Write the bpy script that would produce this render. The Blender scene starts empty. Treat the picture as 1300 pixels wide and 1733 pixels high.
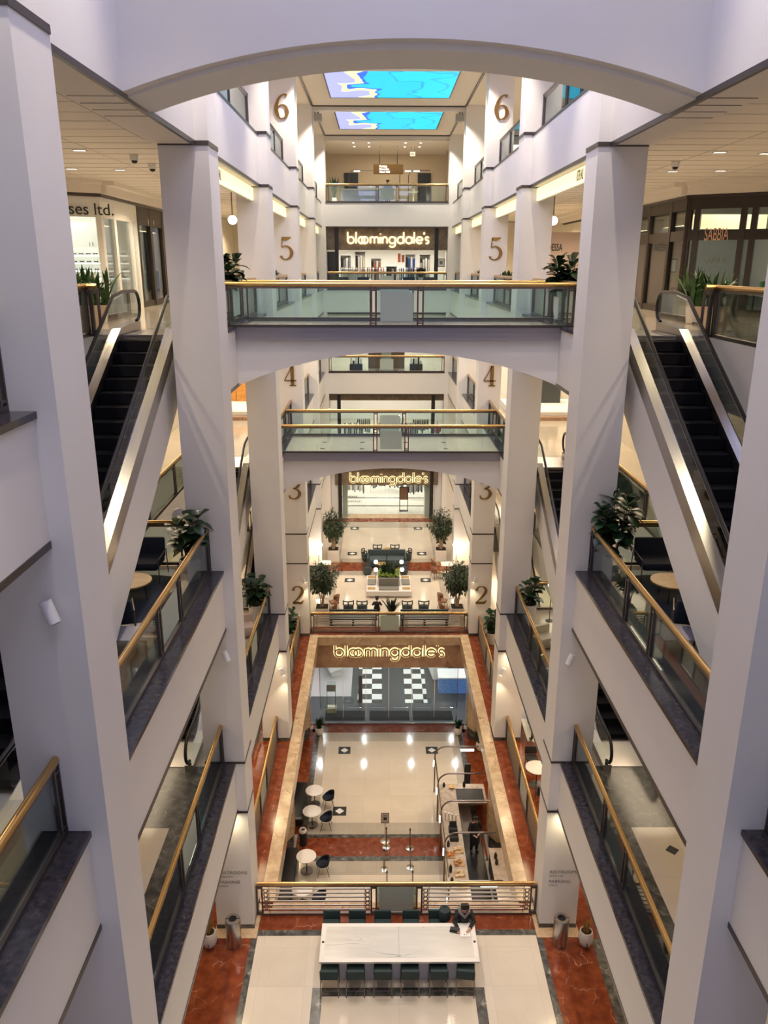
import bpy, bmesh, math, random
from mathutils import Vector, Matrix
random.seed(7)
S = bpy.context.scene
COL = S.collection
PI = math.pi
# ------------------------------------------------------------------ camera
CAM = Vector((-.4937, 0, 17.84))
pitch, roll, yaw = .3036, .0022, .0061
cp, sp, cy, sy = math.cos(pitch), math.sin(pitch), math.cos(yaw), math.sin(yaw)
R_ = Vector((cy, -sy, 0)); F_ = Vector((sy*cp, cy*cp, -sp)); D_ = Vector((-sy*sp, -cy*sp, -cp))
R2 = R_*math.cos(roll) - D_*math.sin(roll); D2 = R_*math.sin(roll) + D_*math.cos(roll)
cam = bpy.data.cameras.new('camera'); camo = bpy.data.objects.new('camera', cam); COL.objects.link(camo)
cam.sensor_fit = 'VERTICAL'; cam.sensor_height = 36; cam.lens = 1333.37*36/1733
cam.clip_start = .05; cam.clip_end = 300
m = Matrix.Identity(4)
for i in range(3):
    m[i][0] = R2[i]; m[i][1] = -D2[i]; m[i][2] = -F_[i]; m[i][3] = CAM[i]
camo.matrix_world = m
S.camera = camo
# ------------------------------------------------------------------ view, world
S.view_settings.view_transform = 'Standard'; S.view_settings.look = 'None'
S.view_settings.gamma = 1; S.view_settings.use_curve_mapping = False
S.view_settings.exposure = 0.42
W = bpy.data.worlds.new('world'); S.world = W; W.use_nodes = True
W.node_tree.nodes['Background'].inputs[0].default_value = (.72, .74, 1, 1)
W.node_tree.nodes['Background'].inputs[1].default_value = .30
try: S.cycles.transparent_max_bounces = 14
except Exception: pass

def light(kind, name, loc, energy, color=(1, 1, 1), size=.3, sy_=None, rot=(0, 0, 0), spot=None, blend=.6):
    d = bpy.data.lights.new(name, kind); o = bpy.data.objects.new(name, d); COL.objects.link(o)
    o.location = loc; o.rotation_euler = rot; d.energy = energy; d.color = color
    if kind == 'AREA':
        d.size = size
        if sy_: d.shape = 'RECTANGLE'; d.size_y = sy_
    else: d.shadow_soft_size = size
    if spot: d.spot_size = spot; d.spot_blend = blend
    return o
WARM = (1, .80, .56); NEUT = (1, .86, .70); COOL = (.80, .84, 1)
# levels and bays
FL = {1: -5.5, 2: 0., 3: 5.38, 4: 10.75, 5: 16.25, 6: 21.7}
BAND = {3: 3.92, 4: 9.24, 5: 14.75, 6: 20.21}
CEIL7 = 25.75
PY = [8.56, 17.7, 26.87, 36.04, 45.13]; FAR = 54.8
BAYS = {-1: (-3., 8.56), 0: (9.56, 17.7), 1: (18.7, 26.87), 2: (27.87, 36.04), 3: (37.04, 45.13), 4: (46.13, 54.8)}
# corridor lights: downlights on upper levels, area fills added under lower slabs
CORR = {2: 60, 3: 34, 4: 50, 5: 95, 6: 45}
for sgn in (-1, 1):
    for lv, zc in ((2, 3.95), (3, 9.3), (4, 14.8), (5, 20.3), (6, 25.6)):
        for b in (0, 1, 2, 3, 4):
            y0, y1 = BAYS[b]
            if lv in (5, 6):
                for yy in (y0+2, y0+6):
                    light('SPOT', 'corridor_downlight', (sgn*8.0, yy, zc-.05), CORR[lv]*3.2, WARM, .06, spot=2.5)
            else:
                dim = (.18 if lv != 3 else .5) if b == 0 else 1.
                light('AREA', 'corridor_fill_light', (sgn*7.9, (y0+y1)/2, zc+.02), CORR[lv]*2.6*dim, WARM, 1.2, 6)  # added fill with no fixture, brightens the lower galleries
# atrium downlights round each ceiling coffer
for b in (-1, 0, 1, 2, 3, 4):
    y0, y1 = BAYS[b]
    for xx in (-3.45, 3.45):
        for yy in (y0+.8, y1-.8):
            light('SPOT', 'atrium_downlight', (xx, yy, CEIL7-.06), 1700 if b < 2 else (1000 if b < 3 else 1500), NEUT, .09, spot=1.0 if b < 2 else 1.7, blend=.8)
# level 2 lounge and level 1 court
for xx in (-2, 2):
    for yy in (21, 26.5, 32): light('AREA', 'court_ceiling_light', (xx*2.35, yy, -.55), 38, (1, .74, .45), .5)
# ------------------------------------------------------------------ materials
MATS = {}
def mat(name, color, rough=.5, metal=0., emis=None, estr=1., spec=None, noise=None, coat=0., bump=None, alpha=None):
    if name in MATS: return MATS[name]
    M = bpy.data.materials.new(name); M.use_nodes = True; n = M.node_tree.nodes; l = M.node_tree.links
    b = n['Principled BSDF']; b.inputs['Base Color'].default_value = (*color, 1)
    b.inputs['Roughness'].default_value = rough; b.inputs['Metallic'].default_value = metal
    if spec is not None: b.inputs['Specular IOR Level'].default_value = spec
    if coat: b.inputs['Coat Weight'].default_value = coat; b.inputs['Coat Roughness'].default_value = .05
    if emis: b.inputs['Emission Color'].default_value = (*emis, 1); b.inputs['Emission Strength'].default_value = estr
    if noise or bump:
        tc = n.new('ShaderNodeTexCoord'); nz = n.new('ShaderNodeTexNoise'); l.new(tc.outputs['Object'], nz.inputs['Vector'])
        sc, amt = noise or bump; nz.inputs['Scale'].default_value = sc; nz.inputs['Detail'].default_value = 4
        if noise:
            r = n.new('ShaderNodeValToRGB'); l.new(nz.outputs['Fac'], r.inputs[0])
            r.color_ramp.elements[0].position = .3; r.color_ramp.elements[1].position = .7
            r.color_ramp.elements[0].color = (*[max(0, c*(1-amt)) for c in color], 1)
            r.color_ramp.elements[1].color = (*[min(1, c*(1+amt)) for c in color], 1)
            l.new(r.outputs[0], b.inputs['Base Color'])
        if bump:
            bp = n.new('ShaderNodeBump'); bp.inputs['Strength'].default_value = bump[1]; l.new(nz.outputs['Fac'], bp.inputs['Height']); l.new(bp.outputs[0], b.inputs['Normal'])
    MATS[name] = M; return M
def stone(name, c1, c2, vein, rough=.12, scale=1.2, vw=.02, tile=None, stretch=None):
    """polished veined stone"""
    M = bpy.data.materials.new(name); M.use_nodes = True; n = M.node_tree.nodes; l = M.node_tree.links
    b = n['Principled BSDF']; b.inputs['Roughness'].default_value = rough
    tc = n.new('ShaderNodeTexCoord')
    if stretch:
        mp = n.new('ShaderNodeMapping'); mp.inputs['Scale'].default_value = stretch; mp.inputs['Rotation'].default_value = (0, 0, .06); l.new(tc.outputs['Object'], mp.inputs['Vector'])
        class _T: outputs = {'Object': mp.outputs[0]}
        tc = _T
    nz = n.new('ShaderNodeTexNoise'); nz.inputs['Scale'].default_value = scale*2.2; nz.inputs['Detail'].default_value = 6; l.new(tc.outputs['Object'], nz.inputs['Vector'])
    r = n.new('ShaderNodeValToRGB'); r.color_ramp.elements[0].color = (*c1, 1); r.color_ramp.elements[1].color = (*c2, 1)
    r.color_ramp.elements[0].position = .35; r.color_ramp.elements[1].position = .68; l.new(nz.outputs['Fac'], r.inputs[0])
    mx = n.new('ShaderNodeVectorMath'); mx.operation = 'SCALE'; mx.inputs['Scale'].default_value = .35
    nz2 = n.new('ShaderNodeTexNoise'); nz2.inputs['Scale'].default_value = scale*1.5; l.new(tc.outputs['Object'], nz2.inputs['Vector']); l.new(nz2.outputs['Color'], mx.inputs[0])
    ad = n.new('ShaderNodeVectorMath'); l.new(tc.outputs['Object'], ad.inputs[0]); l.new(mx.outputs[0], ad.inputs[1])
    vo = n.new('ShaderNodeTexVoronoi'); vo.feature = 'DISTANCE_TO_EDGE'; vo.inputs['Scale'].default_value = scale; l.new(ad.outputs[0], vo.inputs['Vector'])
    vr = n.new('ShaderNodeValToRGB'); vr.color_ramp.elements[0].color = (1, 1, 1, 1); vr.color_ramp.elements[1].color = (0, 0, 0, 1)
    vr.color_ramp.elements[1].position = vw; l.new(vo.outputs['Distance'], vr.inputs[0])
    ms = n.new('ShaderNodeMath'); ms.operation = 'MULTIPLY'; l.new(vr.outputs[0], ms.inputs[0])
    nz3 = n.new('ShaderNodeTexNoise'); nz3.inputs['Scale'].default_value = scale*1.1; l.new(tc.outputs['Object'], nz3.inputs['Vector'])
    r3 = n.new('ShaderNodeValToRGB'); r3.color_ramp.elements[0].position = .48; r3.color_ramp.elements[1].position = .6; l.new(nz3.outputs['Fac'], r3.inputs[0]); l.new(r3.outputs[0], ms.inputs[1])
    mc = n.new('ShaderNodeMixRGB'); l.new(ms.outputs[0], mc.inputs[0]); l.new(r.outputs[0], mc.inputs[1]); mc.inputs[2].default_value = (*vein, 1)
    out = mc.outputs[0]
    if tile:
        bk = n.new('ShaderNodeTexBrick'); l.new(tc.outputs['Object'], bk.inputs['Vector']); bk.offset = 0; bk.inputs['Scale'].default_value = 1
        bk.inputs['Brick Width'].default_value = tile; bk.inputs['Row Height'].default_value = tile; bk.inputs['Mortar Size'].default_value = .004
        bk.inputs['Color1'].default_value = (1, 1, 1, 1); bk.inputs['Color2'].default_value = (.93, .93, .93, 1); bk.inputs['Mortar'].default_value = (.78, .76, .74, 1)
        mm = n.new('ShaderNodeMixRGB'); mm.blend_type = 'MULTIPLY'; mm.inputs[0].default_value = 1; l.new(out, mm.inputs[1]); l.new(bk.outputs['Color'], mm.inputs[2]); out = mm.outputs[0]
    l.new(out, b.inputs['Base Color']); MATS[name] = M; return M
def glassmat(name, tint, refl=.10, rough=.0):
    M = bpy.data.materials.new(name); M.use_nodes = True; n = M.node_tree.nodes; l = M.node_tree.links
    n.remove(n['Principled BSDF']); o = n['Material Output']
    t = n.new('ShaderNodeBsdfTransparent'); t.inputs[0].default_value = (*tint, 1)
    g = n.new('ShaderNodeBsdfGlossy'); g.inputs['Roughness'].default_value = rough
    fr = n.new('ShaderNodeFresnel'); fr.inputs[0].default_value = 1.5
    mu = n.new('ShaderNodeMath'); mu.operation = 'MULTIPLY_ADD'; mu.inputs[1].default_value = .8; mu.inputs[2].default_value = refl*.4; l.new(fr.outputs[0], mu.inputs[0])
    mx = n.new('ShaderNodeMixShader'); l.new(mu.outputs[0], mx.inputs[0]); l.new(t.outputs[0], mx.inputs[1]); l.new(g.outputs[0], mx.inputs[2]); l.new(mx.outputs[0], o.inputs[0])
    MATS[name] = M; return M
white = mat('white_paint', (.80, .775, .745), .55, noise=(1.5, .012))
cream_wall = mat('cream_paint', (.72, .66, .55), .6, noise=(2, .02))
ceilm = mat('ceiling_panel', (.82, .76, .68), .7)
dark = mat('dark_bronze', (.10, .085, .08), .35, .7)
bronze = mat('bronze_metal', (.22, .185, .165), .32, .85)
steelb = mat('brushed_steel', (.50, .47, .45), .28, 1., bump=(60, .02))
chrome = mat('chrome', (.75, .74, .72), .12, 1.)
brass = mat('brass_handrail', (.62, .40, .16), .27, 1.)
pewter = mat('bridge_fascia_metal', (.30, .28, .31), .28, .45)
black = mat('black_rubber', (.012, .012, .014), .35)
stepm = mat('step_black', (.004, .004, .008), .75, spec=.2)
navy = mat('navy_fabric', (.006, .012, .028), .8)
greenf = mat('dark_green_fabric', (.012, .032, .034), .7)
slate = mat('slate_upholstery', (.045, .065, .07), .6)
brownl = mat('tan_leather', (.24, .11, .05), .5)
wood = mat('oak_wood', (.42, .23, .07), .4, noise=(9, .25))
wood_or = mat('orange_wood', (.62, .27, .05), .35, noise=(6, .2))
potw = mat('white_glazed_pot', (.78, .74, .69), .35)
soil = mat('potting_soil', (.03, .018, .01), .9)
leaf_d = mat('fig_leaf', (.013, .040, .014), .30, noise=(3, .5))
leaf_m = mat('ficus_leaf', (.035, .055, .020), .45, noise=(3, .5))
leaf_y = mat('lime_leaf', (.22, .32, .03), .45, noise=(4, .4))
bark = mat('pale_bark', (.42, .30, .19), .7)
brownbark = mat('brown_bark', (.10, .06, .03), .8)
tan = stone('tan_marble', (.46, .32, .19), (.62, .46, .29), (.30, .17, .08), .18, 1.6, .03)
sandm = stone('brown_sign_marble', (.36, .21, .13), (.50, .32, .20), (.22, .12, .07), .3, 1.0, .02)
redm = stone('red_marble', (.15, .028, .010), (.26, .062, .020), (.62, .42, .30), .12, 1.7, .007, tile=.9)
darkm = stone('grey_marble', (.045, .045, .04), (.13, .125, .11), (.30, .29, .25), .16, 2.2, .03)
sillm = stone('charcoal_sill_marble', (.018, .017, .024), (.045, .040, .050), (.13, .115, .13), .2, 5., .012)
creamt = stone('cream_tile', (.66, .58, .47), (.70, .62, .51), (.60, .52, .42), .10, .5, .004, tile=1.22)
greyt = stone('greige_tile', (.43, .38, .31), (.47, .42, .34), (.4, .35, .28), .12, .5, .004, tile=.61)
tabm = stone('table_marble', (.60, .57, .51), (.67, .64, .58), (.26, .24, .20), .15, 1.6, .018, stretch=(.28, 1.9, 1))
counterm = stone('counter_marble', (.46, .38, .31), (.60, .52, .44), (.25, .18, .14), .2, 2.5, .02)
glass = glassmat('clear_glass', (.87, .955, .945), .05); glass2 = glassmat('shop_glass', (.93, .97, .95), .0)
frost = mat('frosted_glass', (.42, .50, .45), .35)
perf = mat('perforated_metal', (.30, .27, .20), .45, .5, noise=(40, .3))
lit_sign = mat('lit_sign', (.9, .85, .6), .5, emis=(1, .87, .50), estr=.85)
lamp_w = mat('lamp_white', (1, 1, 1), .5, emis=(1, .95, .86), estr=4)
lamp_warm = mat('lamp_warm', (1, .9, .7), .5, emis=(1, .72, .38), estr=9)
shopwhite = mat('shop_white', (.85, .84, .80), .5)
letter_lit = mat('letter_lit', (.9, .8, .6), .4, emis=(1, .84, .42), estr=1.1)
letter_dk = mat('letter_brass', (.42, .32, .16), .35, .6)
gold = mat('numeral_brass', (.36, .22, .08), .35, .9)
ink = mat('black_ink', (.02, .02, .02), .6)
skin = mat('skin', (.55, .32, .22), .5); hairm = mat('dark_hair', (.012, .008, .006), .5)
def artmat(near=False):
    M = bpy.data.materials.new('screen_artwork'); M.use_nodes = True; n = M.node_tree.nodes; l = M.node_tree.links
    b = n['Principled BSDF']; b.inputs['Base Color'].default_value = (.02, .02, .02, 1)
    tc = n.new('ShaderNodeTexCoord'); sx = n.new('ShaderNodeSeparateXYZ'); l.new(tc.outputs['Object'], sx.inputs[0])
    nz = n.new('ShaderNodeTexNoise'); nz.inputs['Scale'].default_value = .42; nz.inputs['Detail'].default_value = 1.2; nz.inputs['Distortion'].default_value = .6; l.new(tc.outputs['Object'], nz.inputs['Vector'])
    a = n.new('ShaderNodeMath'); a.operation = 'MULTIPLY_ADD'; a.inputs[1].default_value = 5.; l.new(nz.outputs['Fac'], a.inputs[0]); l.new(sx.outputs[0], a.inputs[2])
    y = n.new('ShaderNodeMath'); y.operation = 'MULTIPLY_ADD'; y.inputs[1].default_value = -.12; l.new(sx.outputs[1], y.inputs[0]); l.new(a.outputs[0], y.inputs[2])
    mr = n.new('ShaderNodeMapRange'); mr.inputs['From Min'].default_value = -1.; mr.inputs['From Max'].default_value = 6; l.new(y.outputs[0], mr.inputs[0])
    r = n.new('ShaderNodeValToRGB'); r.color_ramp.interpolation = 'CONSTANT'; e = r.color_ramp.elements
    e[0].color = (.36, .38, .92, 1); e[0].position = 0
    e[1].color = (.75, .80, .42, 1); e[1].position = .25
    for p, c in ((.33, (.02, .12, .75)), (.36, (0, .50, .80)), (.60, (0, .34, .62)), (.63, (0, .55, .82)), (.80, (.01, .40, .66)), (.83, (0, .56, .84))):
        q = e.new(p); q.color = (*c, 1)
    l.new(mr.outputs[0], r.inputs[0]); l.new(r.outputs[0], b.inputs['Emission Color']); b.inputs['Emission Strength'].default_value = 1.15
    if near:
        for q, c in zip(e, ((.60, .60, 1), (.90, .88, 1), (.50, .52, 1), (.62, .64, 1), (.75, .72, 1), (.58, .62, 1), (.66, .64, 1), (.55, .62, 1))): q.color = (*c, 1)
        b.inputs['Emission Strength'].default_value = 3.0  # brighter lavender version, added as fill light from the unseen near screens
    return M
art = artmat(); art_near_fill = artmat(True)
# ------------------------------------------------------------------ mesh builder
class MB:
    def __init__(s): s.v = []; s.f = []
    def add(s, vs, fs):
        o = len(s.v); s.v += [Vector(v) for v in vs]; s.f += [tuple(i+o for i in f) for f in fs]; return s
    def box(s, x0, y0, z0, x1, y1, z1):
        if x0 > x1: x0, x1 = x1, x0
        if y0 > y1: y0, y1 = y1, y0
        if z0 > z1: z0, z1 = z1, z0
        return s.add([(x0, y0, z0), (x1, y0, z0), (x1, y1, z0), (x0, y1, z0), (x0, y0, z1), (x1, y0, z1), (x1, y1, z1), (x0, y1, z1)],
                     [(3, 2, 1, 0), (4, 5, 6, 7), (0, 1, 5, 4), (1, 2, 6, 5), (2, 3, 7, 6), (3, 0, 4, 7)])
    def prism(s, poly, axis, a, b):
        """poly in the two other axes in order (x:yz, y:xz, z:xy)"""
        def P(p, t): return {'x': (t, p[0], p[1]), 'y': (p[0], t, p[1]), 'z': (p[0], p[1], t)}[axis]
        n = len(poly)
        return s.add([P(p, a) for p in poly]+[P(p, b) for p in poly],
                     [tuple(range(n))[::-1], tuple(range(n, 2*n))]+[(i, (i+1) % n, (i+1) % n+n, i+n) for i in range(n)])
    def cyl(s, p0, p1, r, n=12, r2=None):
        p0 = Vector(p0); p1 = Vector(p1); d = (p1-p0).normalized(); r2 = r if r2 is None else r2
        a = d.orthogonal().normalized(); b = d.cross(a); vs = []
        for p, rr in ((p0, r), (p1, r2)):
            for i in range(n): t = 2*PI*i/n; vs.append(p+(a*math.cos(t)+b*math.sin(t))*rr)
        return s.add(vs, [tuple(range(n))[::-1], tuple(range(n, 2*n))]+[(i, (i+1) % n, (i+1) % n+n, i+n) for i in range(n)])
    def tube(s, pts, r, n=8, closed=False, flat=1.):
        pts = [Vector(p) for p in pts]; N = len(pts); vs = []; prev = None
        for i, p in enumerate(pts):
            q = pts[(i+1) % N] if (closed or i < N-1) else p; o = pts[i-1] if (closed or i > 0) else p
            d = (q-o).normalized()
            if prev is None: a = d.orthogonal().normalized() if abs(d.z) > .9 else Vector((0, 0, 1)).cross(d).normalized()
            else: a = (prev-d*prev.dot(d)).normalized()
            prev = a; b = d.cross(a); rr = r[i] if isinstance(r, (list, tuple)) else r
            for k in range(n): t = 2*PI*k/n; vs.append(p+a*math.cos(t)*rr+b*math.sin(t)*rr*flat)
        M_ = N if closed else N-1; fs = []
        for i in range(M_):
            for k in range(n):
                j = (i+1) % N; fs.append((i*n+k, i*n+(k+1) % n, j*n+(k+1) % n, j*n+k))
        if not closed: fs += [tuple(range(n))[::-1], tuple(range((N-1)*n, N*n))]
        return s.add(vs, fs)
    def lathe(s, prof, c=(0, 0, 0), n=24):
        vs = []; cx, cy_, cz = c
        for r, z in prof:
            for k in range(n): t = 2*PI*k/n; vs.append((cx+r*math.cos(t), cy_+r*math.sin(t), cz+z))
        fs = [tuple(range(n))[::-1]]
        for i in range(len(prof)-1):
            for k in range(n): fs.append((i*n+k, i*n+(k+1) % n, (i+1)*n+(k+1) % n, (i+1)*n+k))
        fs.append(tuple(range((len(prof)-1)*n, len(prof)*n)))
        return s.add(vs, fs)
    def rbox(s, c, sx, sy_, sz, r=.03, rot=0., seg=3, tilt=0.):
        """box with rounded vertical edges and soft top, base centre c"""
        pts = []
        for qx, qy, a0 in ((1, 1, 0), (-1, 1, PI/2), (-1, -1, PI), (1, -1, 1.5*PI)):
            for k in range(seg+1):
                a = a0+PI/2*k/seg; pts.append((qx*(sx/2-r)+r*math.cos(a), qy*(sy_/2-r)+r*math.sin(a)))
        n = len(pts); vs = []; lay = [(0, 1-min(.5, .6*r/sx)), (r*.5, 1), (sz-r*.6, 1), (sz, 1-min(.3, r/sx))]
        ca, sa = math.cos(rot), math.sin(rot); ct, st = math.cos(tilt), math.sin(tilt)
        for z, k in lay:
            for x, y in pts:
                x2, y2, z2 = x*k, y*k, z
                y2, z2 = y2*ct-z2*st, y2*st+z2*ct
                vs.append((c[0]+x2*ca-y2*sa, c[1]+x2*sa+y2*ca, c[2]+z2))
        fs = [tuple(range(n))[::-1]]
        for i in range(3):
            for k in range(n): fs.append((i*n+k, i*n+(k+1) % n, (i+1)*n+(k+1) % n, (i+1)*n+k))
        fs.append(tuple(range(3*n, 4*n)))
        return s.add(vs, fs)
    def xf(s, M_): s.v = [M_ @ v for v in s.v]; return s
    def mesh(s, name):
        me = bpy.data.meshes.new(name); me.from_pydata([tuple(v) for v in s.v], [], s.f); me.validate()
        bm = bmesh.new(); bm.from_mesh(me); bmesh.ops.recalc_face_normals(bm, faces=bm.faces); bm.to_mesh(me); bm.free(); return me
    def build(s, name, material, parent=None, smooth=False, bevel=0, label=None, kind=None):
        if parent is None and s.v:
            xs = [v.x for v in s.v]; ys = [v.y for v in s.v]; zs = [v.z for v in s.v]
            c = Vector(((min(xs)+max(xs))/2, (min(ys)+max(ys))/2, min(zs))); s.v = [v-c for v in s.v]
        else: c = Vector((0, 0, 0))
        me = s.mesh(name); me.materials.append(material)
        if smooth:
            for p in me.polygons: p.use_smooth = True
            try: me.set_sharp_from_angle(angle=math.radians(40))
            except Exception: pass
        o = bpy.data.objects.new(name, me); COL.objects.link(o); o.location = c
        if parent is not None: o.parent = parent
        if bevel:
            bv = o.modifiers.new('bevel', 'BEVEL'); bv.width = bevel; bv.segments = 2; bv.limit_method = 'ANGLE'
        if label: o['label'] = label
        if kind: o['kind'] = kind
        return o
import re
NW = dict(zip('123456789', 'one two three four five six seven eight nine'.split()))
def words_(s): return re.sub(r'\b[1-9]\b', lambda m_: NW[m_.group()], s)
def tag(o, label, cat, group=None):
    label = words_(label); o['label'] = label
    if len(label.split()) > 16: print('LONG', label); o['category'] = cat
    if group: o['group'] = group
    return o
def thing(name, label, cat, loc=(0, 0, 0), rz=0., group=None):
    o = bpy.data.objects.new(name, None); COL.objects.link(o); o.empty_display_size = .2
    o.location = loc; o.rotation_euler = (0, 0, rz); return tag(o, label, cat, group)
def dup(root, loc, rz=0., label=None, group=None, scale=None):
    def cp_(o, par):
        c = o.copy(); COL.objects.link(c)
        if par is not None: c.parent = par
        for ch in [x for x in KIDS.get(o.name, [])]:
            k = cp_(ch, c); KIDS.setdefault(c.name, []).append(k)
        return c
    r = cp_(root, None); r.location = loc; r.rotation_euler = (0, 0, rz)
    if scale: r.scale = (scale,)*3
    if label: r['label'] = words_(label)
    if group: r['group'] = group
    return r
KIDS = {}
def fam(root):
    """record the children of a finished thing so that it can be copied"""
    for o in list(COL.objects):
        if o.parent is root: KIDS.setdefault(root.name, []).append(o); fam(o)
    return root
def struct(mb, name, m_, label, smooth=False, bevel=0):
    o = mb.build(name, m_, smooth=smooth, bevel=bevel); o['kind'] = 'structure'; o['label'] = words_(label); return o
SIDE = {-1: 'left', 1: 'right'}
ORD = {-1: 'nearest (beside the camera)', 0: 'first', 1: 'second', 2: 'third', 3: 'fourth', 4: 'last'}
# ================================================================== STRUCTURE
XI, XS, XO, XR, XW = 4.013, 4.28, 5.05, 4.57, 9.7
for sg in (-1, 1):
    sd = SIDE[sg]
    # piers
    for k, y in enumerate(PY):
        mb = MB().box(sg*XI, y, -.0, sg*XO, y+1., CEIL7)
        struct(mb, 'wall_pier', white, f'white square pier number {k+1} from the camera on the {sd} side of the atrium')
        tr = MB()
        for z in (FL[3]+.02, BAND[3]-.05, BAND[6]-.03, FL[6]+.01):
            h = .06 if z < 10 else .09
            tr.box(sg*(XI-.015), y-.015, z, sg*XO, y, z+h); tr.box(sg*(XI-.015), y, z, sg*XI, y+1.0, z+h)
        struct(tr, 'trim_pier_band', dark, f'thin dark bands round pier number {k+1} on the {sd} side')
        struct(MB().box(sg*(XI-.012), y-.012, 0, sg*(XO+.012), y+1.012, .14), 'baseboard_pier', darkm, f'dark base of pier number {k+1} on the {sd} side')
    # storey slabs, parapets, ceilings
    for lv in (3, 4, 5, 6):
        well = {5: 0, 4: 1, 3: 2, 6: None}[lv]
        z, zb = FL[lv], BAND[lv]
        for b, (y0, y1) in BAYS.items():
            if b == well: continue
            nm = f'{sd} side, level {lv}, {ORD[b]} bay'
            struct(MB().box(sg*XS, y0, zb+.06, sg*(XS+.5), y1, z), f'wall_parapet', white, f'white parapet wall on the {nm}')
            struct(MB().box(sg*(XS-.012), y0, zb-.03, sg*(XS+.05), y1, zb+.06), 'trim_parapet_edge', dark, f'dark band under the parapet, {nm}')
            if lv < 6: struct(MB().box(sg*(XS-.04), y0, z-.02, sg*(XR+.30), y1, z+.06), 'trim_sill', sillm, f'charcoal stone sill, {nm}')
            else: struct(MB().box(sg*(XS-.012), y0, z-.03, sg*(XS+.5), y1, z+.04), 'trim_sill', dark, f'dark sill band, {nm}')
            struct(MB().box(sg*(XS+.05), y0, zb, sg*5.15, y1, zb+.06).box(sg*(XS+.5), y0, zb+.06, sg*5.15, y1, zb+.10), 'ceiling_soffit', ceilm, f'beige soffit strip, {nm}')
        # floor
        fm = creamt
        if well is None: wy = None
        else: wy = (BAYS[well][0]-.5, BAYS[well][1]+1.35)
        segs = [(-3, FAR+12)] if wy is None else [(-3, wy[0]), (wy[1], FAR+12)]
        for (a, c) in segs: struct(MB().box(sg*(XS+.5), a, z-.4, sg*7., c, z), 'floor', fm, f'{sd} walkway floor, level {lv}')
        struct(MB().box(sg*7., -3, z-.4, sg*16, FAR+12, z), 'floor', fm, f'{sd} gallery floor, level {lv}')
        for (a, c) in segs: struct(MB().box(sg*5.15, a, zb+.22, sg*7., c, zb+.27), 'ceiling', ceilm, f'{sd} walkway ceiling under level {lv}')
        mbc = MB().box(sg*7., -3, zb+.22, sg*16, FAR+12, zb+.27)
        struct(mbc, 'ceiling', ceilm, f'{sd} gallery ceiling under level {lv}')
        if wy:
            w = MB().box(sg*6.96, wy[0], zb+.1, sg*7.0, wy[1], z+.05).box(sg*5.05, wy[0]-.04, zb+.1, sg*7, wy[0], z)
            w.box(sg*5.05, wy[1], zb+.1, sg*7, wy[1]+.04, z-.12)
            struct(w, 'wall_well', white, f'white fascia round the escalator well, {sd} side, level {lv}')
    # outer walls of the galleries (stores) for levels 1-4 and 6
    for lv in (2, 3, 4):
        struct(MB().box(sg*XW, -3, FL[lv], sg*(XW+.3), 26 if lv != 4 else FAR+12, BAND[lv+1]+.25), f'wall_{sd}_gallery', cream_wall, f'{sd} gallery wall, level {lv}')
        if lv != 4: struct(MB().box(sg*XW, 26, FL[lv], sg*(XW+.3), FAR+12, BAND[lv+1]+.25), f'wall_{sd}_gallery', cream_wall, f'{sd} far gallery wall, level {lv}')
    struct(MB().box(sg*XW, -3, FL[6], sg*(XW+.3), FAR+12, CEIL7), f'wall_{sd}_gallery', cream_wall, f'{sd} gallery wall, level 6')
    struct(MB().box(sg*4.2, -6, CEIL7, sg*16, FAR+12, CEIL7+.2), 'ceiling', ceilm, f'{sd} gallery ceiling over level 6')
    struct(MB().box(sg*15.7, -3, FL[5], sg*16, FAR, BAND[6]+.25), f'wall_{sd}_gallery', cream_wall, f'{sd} outermost wall, level 5')
    # ceiling strip with dark slots under level 6 parapet
    for b, (y0, y1) in BAYS.items():
        sl = MB()
        if b == 0:
            for q in range(4): sl.box(sg*4.36, 12.9+.55*q, BAND[6]-.006, sg*5.1, 12.93+.55*q, BAND[6]+.01)
        for i in range(2): sl.box(sg*(5.15+.12*i), y0, BAND[6]+.07, sg*(5.19+.12*i), y1, BAND[6]+.22)
        struct(sl, 'trim_ceiling_slot', dark, f'dark linear slots at the ceiling edge, {sd} side, {ORD[b]} bay')
# ceiling tile joints, level 5 galleries
for sg in (-1, 1):
    j = MB()
    y = 9.
    while y < 46: j.box(sg*5.5, y, BAND[6]+.213, sg*15.5, y+.015, BAND[6]+.22); y += .93
    for x in (7.3, 9.7, 12.1): j.box(sg*x, 9, BAND[6]+.212, sg*(x+.015), 46, BAND[6]+.22)
    struct(j, 'trim_ceiling_joint', mat('joint_brown', (.62, .55, .47), .8), f'thin joints of the ceiling panels, {SIDE[sg]} gallery level 5')
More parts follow.
